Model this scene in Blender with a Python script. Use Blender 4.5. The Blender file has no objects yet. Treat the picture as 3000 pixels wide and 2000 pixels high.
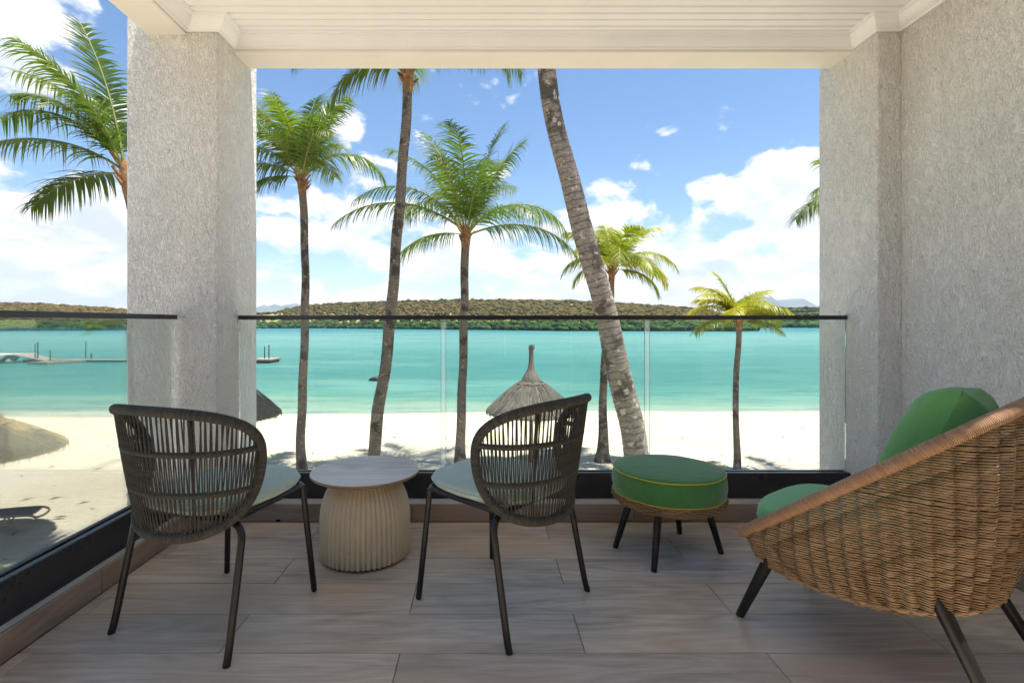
import bpy, math, random
import numpy as np
from mathutils import Vector, Matrix
R = math.radians
PI = math.pi
random.seed(7)
rng = np.random.default_rng(11)
scene = bpy.context.scene
COL = scene.collection

# ------------------------------------------------------------------ camera
CAM_H = 1.062
F = 1500.0            # focal length in photo pixels (3000 wide)
VX, VY = 1410.0, 945.0
cam_d = bpy.data.cameras.new('camera')
cam = bpy.data.objects.new('camera', cam_d)
COL.objects.link(cam)
cam.location = (0, 0, CAM_H)
cam.rotation_euler = (R(90), 0, 0)
cam_d.sensor_width = 36.0
cam_d.lens = 18.0
cam_d.shift_x = 0.03
cam_d.shift_y = -0.0183
cam_d.clip_start = 0.05
cam_d.clip_end = 30000
scene.camera = cam


def at(u, v, Y):
    """photo pixel + distance -> world point"""
    return Vector(((u - VX) / F * Y, Y, CAM_H - (v - VY) / F * Y))


D = 3000.0 / 2352.0   # display px -> photo px


def atd(x, y, Y):
    return at(x * D, y * D, Y)


# ------------------------------------------------------------------ light
SUN_EL, SUN_AZ = 78.0, 112.0     # azimuth measured clockwise from +Y (the view direction)
EXPOSURE = 2.20
SKY_STRENGTH = 0.0455
CLOUD = 6.8                      # cloud radiance in sky units
scene.view_settings.view_transform = 'Standard'
scene.view_settings.look = 'None'
scene.view_settings.gamma = 1.0
scene.view_settings.use_curve_mapping = False
scene.view_settings.exposure = EXPOSURE
scene.render.engine = 'CYCLES'
cy = scene.cycles
cy.use_denoising = True
cy.max_bounces = 14
cy.diffuse_bounces = 7
cy.glossy_bounces = 4
cy.transmission_bounces = 6
cy.transparent_max_bounces = 24
cy.caustics_reflective = False
cy.caustics_refractive = False

sun_d = bpy.data.lights.new('sun', 'SUN')
sun_d.energy = 2.8
sun_d.angle = R(0.53)
sun_d.color = (1.0, 0.95, 0.87)
sun = bpy.data.objects.new('sun', sun_d)
COL.objects.link(sun)
sdir = Vector((math.sin(R(SUN_AZ)) * math.cos(R(SUN_EL)), math.cos(R(SUN_AZ)) * math.cos(R(SUN_EL)), math.sin(R(SUN_EL))))
sun.rotation_euler = sdir.to_track_quat('Z', 'Y').to_euler()
sun.location = (20, -20, 40)


class NT:
    """short-hand for building node trees"""
    def __init__(self, tree):
        self.t = tree
        self.n = tree.nodes
        self.l = tree.links

    def node(self, typ, **kw):
        nd = self.n.new(typ)
        for k, v in kw.items():
            setattr(nd, k, v)
        return nd

    def put(self, sock, v):
        if hasattr(v, 'is_linked') or isinstance(v, bpy.types.NodeSocket):
            self.l.new(v, sock)
        else:
            if isinstance(v, (tuple, list)) and len(v) == 3 and sock.type == 'RGBA':
                v = (*v, 1)
            sock.default_value = v

    def math(self, op, a, b=0.0, c=0.0, clamp=False):
        nd = self.node('ShaderNodeMath', operation=op, use_clamp=clamp)
        self.put(nd.inputs[0], a)
        self.put(nd.inputs[1], b)
        if op in ('MULTIPLY_ADD', 'SMOOTH_MIN', 'COMPARE'):
            self.put(nd.inputs[2], c)
        return nd.outputs[0]

    def vmath(self, op, a, b=(0, 0, 0), out=0):
        nd = self.node('ShaderNodeVectorMath', operation=op)
        self.put(nd.inputs[0], a)
        if op == 'SCALE':
            self.put(nd.inputs['Scale'], b)
        else:
            self.put(nd.inputs[1], b)
        return nd.outputs[1] if op in ('DISTANCE', 'LENGTH', 'DOT_PRODUCT') else nd.outputs[0]

    def maprange(self, v, a, b, c=0.0, d=1.0, interp='SMOOTHSTEP'):
        nd = self.node('ShaderNodeMapRange', interpolation_type=interp)
        for i, x in enumerate((v, a, b, c, d)):
            self.put(nd.inputs[i], x)
        return nd.outputs[0]

    def noise(self, vec, scale, detail=4.0, rough=0.5, dist=0.0, out=0, lac=2.0):
        nd = self.node('ShaderNodeTexNoise')
        if vec is not None:
            self.put(nd.inputs['Vector'], vec)
        self.put(nd.inputs['Scale'], scale)
        self.put(nd.inputs['Detail'], detail)
        self.put(nd.inputs['Roughness'], rough)
        self.put(nd.inputs['Distortion'], dist)
        self.put(nd.inputs['Lacunarity'], lac)
        return nd.outputs[out]

    def mix(self, f, a, b, blend='MIX'):
        nd = self.node('ShaderNodeMix', data_type='RGBA', blend_type=blend)
        self.put(nd.inputs[0], f)
        self.put(nd.inputs[6], a)
        self.put(nd.inputs[7], b)
        return nd.outputs[2]

    def ramp(self, f, stops, interp='LINEAR'):
        nd = self.node('ShaderNodeValToRGB')
        nd.color_ramp.interpolation = interp
        el = nd.color_ramp.elements
        while len(el) > 1:
            el.remove(el[-1])
        el[0].position = stops[0][0]
        el[0].color = (*stops[0][1], 1)
        for p, c in stops[1:]:
            e = el.new(p)
            e.color = (*c, 1)
        self.put(nd.inputs[0], f)
        return nd.outputs[0]

    def mapping(self, vec, scale=(1, 1, 1), loc=(0, 0, 0), rot=(0, 0, 0)):
        nd = self.node('ShaderNodeMapping')
        self.put(nd.inputs['Vector'], vec)
        self.put(nd.inputs['Scale'], scale)
        self.put(nd.inputs['Location'], loc)
        self.put(nd.inputs['Rotation'], rot)
        return nd.outputs[0]

    def bump(self, h, strength=0.5, dist=0.01, normal=None):
        nd = self.node('ShaderNodeBump')
        self.put(nd.inputs['Height'], h)
        self.put(nd.inputs['Strength'], strength)
        self.put(nd.inputs['Distance'], dist)
        if normal is not None:
            self.put(nd.inputs['Normal'], normal)
        return nd.outputs[0]


# ------------------------------------------------------------------ world: sky and clouds
world = bpy.data.worlds.new('World')
scene.world = world
world.use_nodes = True
w = NT(world.node_tree)
w.n.clear()
sky = w.node('ShaderNodeTexSky', sky_type='NISHITA', sun_disc=False)
sky.sun_elevation = R(SUN_EL)
sky.sun_rotation = R(SUN_AZ)
sky.altitude = 0
sky.air_density = 1.0
sky.dust_density = 0.2
sky.ozone_density = 1.0
tc = w.node('ShaderNodeTexCoord')
dirv = w.vmath('NORMALIZE', tc.outputs['Generated'])
sep = w.node('ShaderNodeSeparateXYZ')
w.put(sep.inputs[0], dirv)
SQ = 1.9
pv = w.vmath('MULTIPLY', dirv, (1, 1, SQ))


def skydir(x, y):
    u, v = x * D, y * D
    d = Vector(((u - VX) / F, 1, (VY - v) / F)).normalized()
    return (d.x, d.y, d.z * SQ)


BLOBS = [(80, 0, 120, .36), (20, 170, 95, .34), (120, 590, 230, .22), (60, 440, 150, .2), (250, 480, 90, .15),
         (795, 275, 85, .32), (865, 395, 85, .32), (700, 500, 150, .22), (640, 430, 90, .2), (950, 560, 200, .22),
         (1140, 400, 55, .3), (1210, 600, 170, .2), (1330, 520, 80, .22), (1810, 420, 125, .40), (1870, 480, 110, .36),
         (1625, 425, 60, .25), (1400, 425, 55, .2), (1505, 375, 55, .2), (1450, 500, 100, .26),
         (1790, 600, 150, .24), (1560, 590, 130, .2), (1400, 630, 120, .2)]
cov = w.maprange(sep.outputs[2], 0.02, 0.25, 0.19, -0.125, 'LINEAR')
cov = w.math('ADD', cov, w.maprange(sep.outputs[2], 0.2, 0.75, 0.0, 0.05))
for x, y, r, wt in BLOBS:
    dist = w.vmath('DISTANCE', pv, skydir(x, y))
    rr = r * D / F * 1.25
    cov = w.math('ADD', cov, w.maprange(dist, rr, rr * 0.25, 0.0, wt))
n1 = w.noise(pv, 7.5, 10, 0.58, 0.2)
pv2 = w.vmath('ADD', pv, (0.012, -0.004, 0.04))
n2 = w.noise(pv2, 7.5, 6, 0.55, 0.2)
dens = w.math('ADD', w.math('MULTIPLY_ADD', n1, 1.45, -0.225), cov)
mask = w.maprange(dens, 0.515, 0.70)
lit = w.maprange(w.math('SUBTRACT', n1, n2), -0.07, 0.09)
thick = w.maprange(dens, 0.58, 0.82)
soft = w.noise(pv, 3.1, 4, 0.5)
shade = w.math('MULTIPLY', thick, w.maprange(soft, 0.35, 0.65, 0.1, 0.8))
lum = w.math('SUBTRACT', w.math('MULTIPLY_ADD', lit, 0.70, 0.42), w.math('MULTIPLY', shade, 0.42), clamp=True)
ccol = w.mix(lum, (0.56 * CLOUD, 0.61 * CLOUD, 0.69 * CLOUD), (CLOUD, CLOUD * 0.99, CLOUD * 0.97))
haze_f = w.maprange(sep.outputs[2], 0.0, 0.10, 0.45, 0.0)
hsv = w.node('ShaderNodeHueSaturation')
hsv.inputs['Saturation'].default_value = 1.14
hsv.inputs['Value'].default_value = 0.92
w.put(hsv.inputs['Color'], sky.outputs[0])
skyc = w.mix(haze_f, hsv.outputs[0], (0.62 * CLOUD, 0.72 * CLOUD, 0.86 * CLOUD))
allc = w.mix(mask, skyc, ccol)
bg = w.node('ShaderNodeBackground')
w.put(bg.inputs[0], allc)
bg.inputs[1].default_value = SKY_STRENGTH
wo = w.node('ShaderNodeOutputWorld')
w.l.new(bg.outputs[0], wo.inputs[0])


# ------------------------------------------------------------------ materials
def new_mat(name):
    m = bpy.data.materials.new(name)
    m.use_nodes = True
    t = NT(m.node_tree)
    p = t.n['Principled BSDF']
    return m, t, p


def simple(name, col, rough=0.5, metal=0.0, bump=None, var=0.0, vscale=8.0, spec=0.5, coat=0.0):
    m, t, p = new_mat(name)
    p.inputs['Roughness'].default_value = rough
    p.inputs['Metallic'].default_value = metal
    p.inputs['Specular IOR Level'].default_value = spec
    p.inputs['Coat Weight'].default_value = coat
    tcn = t.node('ShaderNodeTexCoord')
    if var > 0:
        nz = t.noise(tcn.outputs['Object'], vscale, 5, 0.6)
        f = t.maprange(nz, 0.3, 0.7, 1 - var, 1 + var, 'LINEAR')
        c = t.mix(1.0, (*col, 1), (1, 1, 1, 1), 'MULTIPLY')
        vm = t.node('ShaderNodeVectorMath', operation='SCALE')
        t.put(vm.inputs[0], (*col,))
        t.put(vm.inputs['Scale'], f)
        t.put(p.inputs['Base Color'], vm.outputs[0])
        t.put(p.inputs['Roughness'], t.maprange(nz, 0.3, 0.7, min(1, rough + .06), max(0, rough - .06), 'LINEAR'))
    else:
        p.inputs['Base Color'].default_value = (*col, 1)
    if bump:
        sc, st, ds = bump
        t.put(p.inputs['Normal'], t.bump(t.noise(tcn.outputs['Object'], sc, 4, 0.6), st, ds))
    return m


def mat_stucco(name, col):
    m, t, p = new_mat(name)
    tcn = t.node('ShaderNodeTexCoord')
    o = t.mapping(tcn.outputs['Object'], (1.25, 1.25, 0.62))
    o1 = tcn.outputs['Object']
    big = t.noise(o1, 1.3, 4, 0.55)
    f1 = t.noise(o, 105, 3, 0.6, 0.2)
    f2 = t.noise(o, 34, 3, 0.5, 0.3)
    f3 = t.noise(o1, 240, 2, 0.5)
    pits = t.maprange(f1, 0.34, 0.58)
    dens = t.maprange(f2, 0.3, 0.6, 0.35, 1.0)
    h = t.math('ADD', t.math('MULTIPLY', pits, dens), t.math('MULTIPLY', f3, 0.12))
    h = t.math('ADD', h, t.math('MULTIPLY', f2, 0.8))
    base = t.mix(t.maprange(big, 0.3, 0.7, 0.0, 1.0, 'LINEAR'), tuple(c * 0.88 for c in col), tuple(min(.9, c * 1.06) for c in col))
    streak = t.noise(t.mapping(tcn.outputs['Object'], (9, 9, 0.35)), 1.0, 4, 0.6)
    base = t.mix(t.maprange(streak, 0.56, 0.8, 0, 0.34), base, (col[0] * .72, col[1] * .71, col[2] * .68))
    speck = t.maprange(t.noise(o, 120, 2, 0.5), 0.31, 0.40, 0.5, 0.0)
    base = t.mix(t.math('MULTIPLY', speck, dens), base, (col[0] * .45, col[1] * .44, col[2] * .40))
    t.put(p.inputs['Base Color'], base)
    p.inputs['Roughness'].default_value = 0.88
    p.inputs['Specular IOR Level'].default_value = 0.25
    t.put(p.inputs['Normal'], t.bump(h, 0.75, 0.011))
    return m


def mat_planks(name, dark, light, warm, rough=0.42, along='X'):
    m, t, p = new_mat(name)
    tcn = t.node('ShaderNodeTexCoord')
    oi = t.node('ShaderNodeObjectInfo')
    off = t.node('ShaderNodeCombineXYZ')
    t.put(off.inputs[0], t.math('MULTIPLY', oi.outputs['Random'], 37.0))
    t.put(off.inputs[1], t.math('MULTIPLY', oi.outputs['Random'], 91.0))
    o = t.vmath('ADD', tcn.outputs['Object'], off.outputs[0])
    sx = (1.4, 17, 17) if along == 'X' else (17, 1.4, 17)
    g1 = t.noise(t.mapping(o, sx), 1.6, 6, 0.62, 0.7)
    sx2 = (5, 150, 150) if along == 'X' else (150, 5, 150)
    g2 = t.noise(t.mapping(o, sx2), 1.0, 3, 0.6)
    blot = t.noise(t.mapping(o, (1.3, 3.2, 3.2) if along == 'X' else (3.2, 1.3, 3.2)), 1.5, 4, 0.55)
    # cathedral figure: distorted rings
    ringv = t.mapping(o, (0.9, 6.5, 6.5) if along == 'X' else (6.5, 0.9, 6.5))
    wv = t.node('ShaderNodeTexNoise')
    t.put(wv.inputs['Vector'], ringv)
    wv.inputs['Scale'].default_value = 0.8
    wv.inputs['Detail'].default_value = 1.5
    ring = t.math('FRACT', t.math('MULTIPLY', wv.outputs[0], 15.0))
    ringl = t.maprange(t.math('ABSOLUTE', t.math('SUBTRACT', ring, 0.5)), 0.0, 0.5, 0.0, 1.0, 'LINEAR')
    f = t.math('ADD', t.math('MULTIPLY', g1, 0.55), t.math('MULTIPLY', g2, 0.28))
    f = t.math('ADD', f, t.math('MULTIPLY', ringl, 0.10))
    f = t.math('ADD', f, t.math('MULTIPLY', t.math('SUBTRACT', blot, 0.5), 0.45))
    f = t.maprange(f, 0.28, 0.66, 0, 1, 'LINEAR')
    c = t.ramp(f, [(0.0, dark), (0.5, tuple((a + b) / 2 for a, b in zip(dark, light))), (1.0, light)])
    wf = t.math('MULTIPLY', t.maprange(t.noise(t.vmath('MULTIPLY', o, (0.9, 3, 3)), 1.0, 2), 0.4, 0.65), 0.55)
    c = t.mix(wf, c, warm, 'MIX')
    c2 = t.mix(t.math('MULTIPLY', oi.outputs['Random'], 0.25), c, tuple(x * 0.9 for x in dark))
    t.put(p.inputs['Base Color'], c2)
    t.put(p.inputs['Roughness'], t.maprange(g1, 0.3, 0.7, rough + 0.10, rough - 0.05, 'LINEAR'))
    p.inputs['Specular IOR Level'].default_value = 0.4
    t.put(p.inputs['Normal'], t.bump(f, 0.12, 0.002))
    return m


def mat_rope(name, c1, c2, per_m=160.0, rough=0.85):
    """wrapped cord: bands along the tube's length (uv u in metres)"""
    m, t, p = new_mat(name)
    uv = t.node('ShaderNodeUVMap')
    s = t.node('ShaderNodeSeparateXYZ')
    t.put(s.inputs[0], uv.outputs[0])
    x = t.math('ADD', t.math('MULTIPLY', s.outputs[0], per_m), t.math('MULTIPLY', s.outputs[1], 1.0))
    tri = t.math('PINGPONG', x, 0.5)
    h = t.math('POWER', t.math('MULTIPLY', tri, 2.0), 0.6)
    oi = t.node('ShaderNodeTexCoord')
    nz = t.noise(oi.outputs['Object'], 60, 3, 0.6)
    rowr = t.node('ShaderNodeTexWhiteNoise', noise_dimensions='1D')
    t.put(rowr.inputs['W'], t.math('FLOOR', x))
    c = t.mix(t.math('MULTIPLY_ADD', rowr.outputs[0], 0.7, t.math('MULTIPLY', nz, 0.4)), c1, c2)
    t.put(p.inputs['Base Color'], c)
    p.inputs['Roughness'].default_value = rough
    p.inputs['Specular IOR Level'].default_value = 0.3
    t.put(p.inputs['Normal'], t.bump(h, 0.8, 0.004))
    return m


def mat_fabric(name, col, weave=900.0, var=0.08, sheen=0.3, rough=0.9, pattern=None):
    m, t, p = new_mat(name)
    tcn = t.node('ShaderNodeTexCoord')
    o = tcn.outputs['Object']
    s = t.node('ShaderNodeSeparateXYZ')
    t.put(s.inputs[0], o)
    a = t.math('SINE', t.math('MULTIPLY', s.outputs[0], weave))
    b = t.math('SINE', t.math('MULTIPLY', t.math('ADD', s.outputs[1], s.outputs[2]), weave))
    h = t.math('MULTIPLY', a, b)
    n = t.noise(o, 22, 6, 0.75)
    fine = t.noise(o, 420, 2, 0.5)
    f = t.math('ADD', t.math('MULTIPLY', n, 0.6), t.math('MULTIPLY', fine, 0.4))
    c = t.mix(t.maprange(f, 0.3, 0.7, 0, 1, 'LINEAR'), tuple(x * (1 - var) for x in col), tuple(x * (1 + var) for x in col))
    if pattern:
        q = t.mapping(o, (1, 1, 1), rot=(0, 0, R(45)))
        bk = t.node('ShaderNodeTexChecker')
        t.put(bk.inputs['Vector'], q)
        bk.inputs['Scale'].default_value = pattern
        c = t.mix(t.math('MULTIPLY', bk.outputs['Fac'], 0.22), c, tuple(min(1, x * 1.35) for x in col))
    t.put(p.inputs['Base Color'], c)
    p.inputs['Roughness'].default_value = rough
    p.inputs['Sheen Weight'].default_value = sheen
    p.inputs['Specular IOR Level'].default_value = 0.2
    wr = t.noise(t.mapping(o, (1, 2.2, 1)), 11, 4, 0.6, 0.8)
    t.put(p.inputs['Normal'], t.bump(h, 0.35, 0.0008, t.bump(wr, 0.28, 0.02)))
    return m


def mat_leaf(name, c1, c2, trans, tip):
    m = bpy.data.materials.new(name)
    m.use_nodes = True
    t = NT(m.node_tree)
    t.n.clear()
    out = t.node('ShaderNodeOutputMaterial')
    oi = t.node('ShaderNodeObjectInfo')
    geo = t.node('ShaderNodeNewGeometry')
    uv = t.node('ShaderNodeUVMap')
    s = t.node('ShaderNodeSeparateXYZ')
    t.put(s.inputs[0], uv.outputs[0])
    nz = t.noise(geo.outputs['Position'], 2.2, 3, 0.6)
    f = t.math('ADD', t.math('MULTIPLY', oi.outputs['Random'], 0.6), t.math('MULTIPLY', nz, 0.6), clamp=True)
    c = t.mix(t.maprange(f, 0.2, 0.9, 0, 1, 'LINEAR'), c1, c2)
    c = t.mix(t.math('MULTIPLY', t.maprange(s.outputs[1], 0.55, 1.0), t.math('MULTIPLY', oi.outputs['Random'], 0.8)), c, tip)
    d = t.node('ShaderNodeBsdfPrincipled')
    t.put(d.inputs['Base Color'], c)
    d.inputs['Roughness'].default_value = 0.42
    d.inputs['Specular IOR Level'].default_value = 0.45
    tr = t.node('ShaderNodeBsdfTranslucent')
    t.put(tr.inputs[0], t.mix(1.0, c, (*trans, 1), 'MULTIPLY'))
    mx = t.node('ShaderNodeMixShader')
    mx.inputs[0].default_value = 0.42
    t.l.new(d.outputs[0], mx.inputs[1])
    t.l.new(tr.outputs[0], mx.inputs[2])
    t.l.new(mx.outputs[0], out.inputs[0])
    return m


def mat_trunk(name, dark, light, per_m, band=0.55):
    m, t, p = new_mat(name)
    uv = t.node('ShaderNodeUVMap')
    geo = t.node('ShaderNodeNewGeometry')
    s = t.node('ShaderNodeSeparateXYZ')
    t.put(s.inputs[0], uv.outputs[0])
    n0 = t.noise(geo.outputs['Position'], 5.0, 4, 0.6)
    x = t.math('ADD', t.math('MULTIPLY', s.outputs[0], per_m), t.math('MULTIPLY', n0, 0.9))
    fr = t.math('FRACT', x)
    line = t.maprange(fr, 0.0, 0.22, 1.0, 0.0)
    fine = t.noise(t.mapping(geo.outputs['Position'], (14, 14, 40)), 1.0, 4, 0.65)
    patch = t.noise(geo.outputs['Position'], 2.3, 4, 0.6)
    c = t.mix(t.maprange(fine, 0.3, 0.7, 0, 1, 'LINEAR'), dark, light)
    c = t.mix(t.math('MULTIPLY', line, band), c, tuple(q * 0.32 for q in dark))
    c = t.mix(t.maprange(patch, 0.50, 0.60, 0, 0.85), c, tuple(q * 0.38 for q in dark))
    lich = t.maprange(t.noise(geo.outputs['Position'], 7, 4, 0.6), 0.60, 0.65, 0, 0.7)
    c = t.mix(lich, c, tuple(min(.8, q * 1.7) for q in light))
    t.put(p.inputs['Base Color'], c)
    p.inputs['Roughness'].default_value = 0.9
    h = t.math('ADD', t.math('MULTIPLY', fr, 0.7), t.math('MULTIPLY', fine, 0.7))
    t.put(p.inputs['Normal'], t.bump(h, 0.7, 0.025))
    return m


def mat_attr(name, rough=0.9, bumpsc=None, trans=0.0):
    m, t, p = new_mat(name)
    a = t.node('ShaderNodeAttribute')
    a.attribute_name = 'Col'
    geo = t.node('ShaderNodeNewGeometry')
    nz = t.noise(geo.outputs['Position'], bumpsc or 0.9, 4, 0.65)
    vm = t.node('ShaderNodeVectorMath', operation='SCALE')
    t.put(vm.inputs[0], a.outputs['Color'])
    t.put(vm.inputs['Scale'], t.maprange(nz, 0.3, 0.7, 0.50, 0.90, 'LINEAR'))
    t.put(p.inputs['Base Color'], vm.outputs[0])
    p.inputs['Roughness'].default_value = rough
    p.inputs['Specular IOR Level'].default_value = 0.15
    t.put(p.inputs['Normal'], t.bump(nz, 0.6, 0.6))
    return m


def mat_glass():
    m = bpy.data.materials.new('balustrade_glass')
    m.use_nodes = True
    t = NT(m.node_tree)
    t.n.clear()
    out = t.node('ShaderNodeOutputMaterial')
    tr = t.node('ShaderNodeBsdfTransparent')
    tr.inputs[0].default_value = (0.955, 0.985, 0.972, 1)
    gl = t.node('ShaderNodeBsdfGlossy')
    gl.inputs['Roughness'].default_value = 0.02
    df = t.node('ShaderNodeBsdfDiffuse')
    df.inputs[0].default_value = (0.75, 0.85, 0.82, 1)
    fr = t.node('ShaderNodeFresnel')
    fr.inputs[0].default_value = 1.45
    tcn = t.node('ShaderNodeTexCoord')
    sm = t.maprange(t.noise(tcn.outputs['Object'], 2.5, 5, 0.7), 0.35, 0.75, 0.006, 0.03)
    m0 = t.node('ShaderNodeMixShader')
    t.put(m0.inputs[0], sm)
    t.l.new(tr.outputs[0], m0.inputs[1])
    t.l.new(df.outputs[0], m0.inputs[2])
    m1 = t.node('ShaderNodeMixShader')
    t.put(m1.inputs[0], t.math('MULTIPLY', fr.outputs[0], 0.55))
    t.l.new(m0.outputs[0], m1.inputs[1])
    t.l.new(gl.outputs[0], m1.inputs[2])
    t.l.new(m1.outputs[0], out.inputs[0])
    return m


M = {}
M['stucco'] = mat_stucco('stucco', (0.87, 0.85, 0.80))
M['cream'] = simple('cream_paint', (0.83, 0.79, 0.72), 0.55, var=0.035, vscale=3, bump=(90, .08, .003))
M['board'] = simple('ceiling_paint', (0.88, 0.885, 0.89), 0.45, var=0.03, vscale=4, bump=(60, .06, .002))
M['floor'] = mat_planks('wood_look_tile', (0.33, 0.255, 0.19), (0.80, 0.665, 0.525), (0.70, 0.51, 0.35), 0.34)
M['skirt'] = mat_planks('skirting_tile', (0.20, 0.15, 0.115), (0.42, 0.325, 0.25), (0.36, 0.26, 0.185), 0.5)
M['skirty'] = mat_planks('skirting_tile_side', (0.20, 0.15, 0.115), (0.42, 0.325, 0.25), (0.36, 0.26, 0.185), 0.5, along='Y')
M['grout'] = simple('grout', (0.16, 0.145, 0.13), 0.9, var=0.1, vscale=20)
M['concrete'] = simple('pale_concrete', (0.52, 0.50, 0.45), 0.85, var=0.08, vscale=9, bump=(40, .3, .004))
M['dark_metal'] = simple('dark_powder_coat', (0.024, 0.024, 0.027), 0.30, var=0.05, vscale=3)
M['black_metal'] = simple('black_tube_steel', (0.0055, 0.0055, 0.006), 0.42, var=0.1, vscale=20, bump=(600, .1, .0005))
M['glass'] = mat_glass()
M['rope'] = mat_rope('grey_rope_wrap', (0.035, 0.035, 0.030), (0.074, 0.073, 0.061), 190)
M['strand'] = mat_rope('rope_cord', (0.030, 0.030, 0.025), (0.066, 0.066, 0.055), 140)
M['sage'] = mat_fabric('sage_weave', (0.36, 0.455, 0.40), 1500, 0.09, 0.25, pattern=160)
M['green'] = mat_fabric('green_canvas', (0.056, 0.205, 0.054), 1600, 0.12, 0.45)
M['mint'] = mat_fabric('light_green_canvas', (0.17, 0.42, 0.20), 1600, 0.05, 0.2)
M['pillow'] = mat_fabric('leaf_green_canvas', (0.115, 0.30, 0.095), 1600, 0.06, 0.2)
M['yellow'] = simple('yellow_piping', (0.50, 0.42, 0.03), 0.7, var=0.1, vscale=60)
M['wicker'] = mat_rope('wicker_cane', (0.15, 0.092, 0.044), (0.34, 0.235, 0.13), 26, 0.6)
M['canewrap'] = mat_rope('cane_wrapped_rim', (0.31, 0.175, 0.095), (0.46, 0.29, 0.175), 210, 0.5)
M['stake'] = simple('cane_stake', (0.16, 0.09, 0.04), 0.7, var=0.15, vscale=30)
M['blackwood'] = simple('black_stained_wood', (0.008, 0.0075, 0.007), 0.42, var=0.25, vscale=18, bump=(70, .1, .001))
M['fluted'] = simple('fluted_sand_plaster', (0.60, 0.52, 0.36), 0.75, var=0.06, vscale=10, bump=(260, .25, .0015))
M['tabletop'] = mat_planks('grey_wood_top', (0.36, 0.335, 0.31), (0.70, 0.665, 0.63), (0.58, 0.52, 0.46), 0.36)
M['tableedge'] = simple('table_edge_wood', (0.24, 0.16, 0.10), 0.5, var=0.15, vscale=40)
M['added_glass'] = simple('dark_added_glass', (0.03, 0.035, 0.035), 0.08, var=0.1)  # dark panes of the added unseen doors, to absorb light
M['hole_shade'] = simple('drain_gap_shade', (0.006, 0.006, 0.006), 0.8, var=0.1)  # near-black colour standing for shade in the drain and table gap


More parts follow.
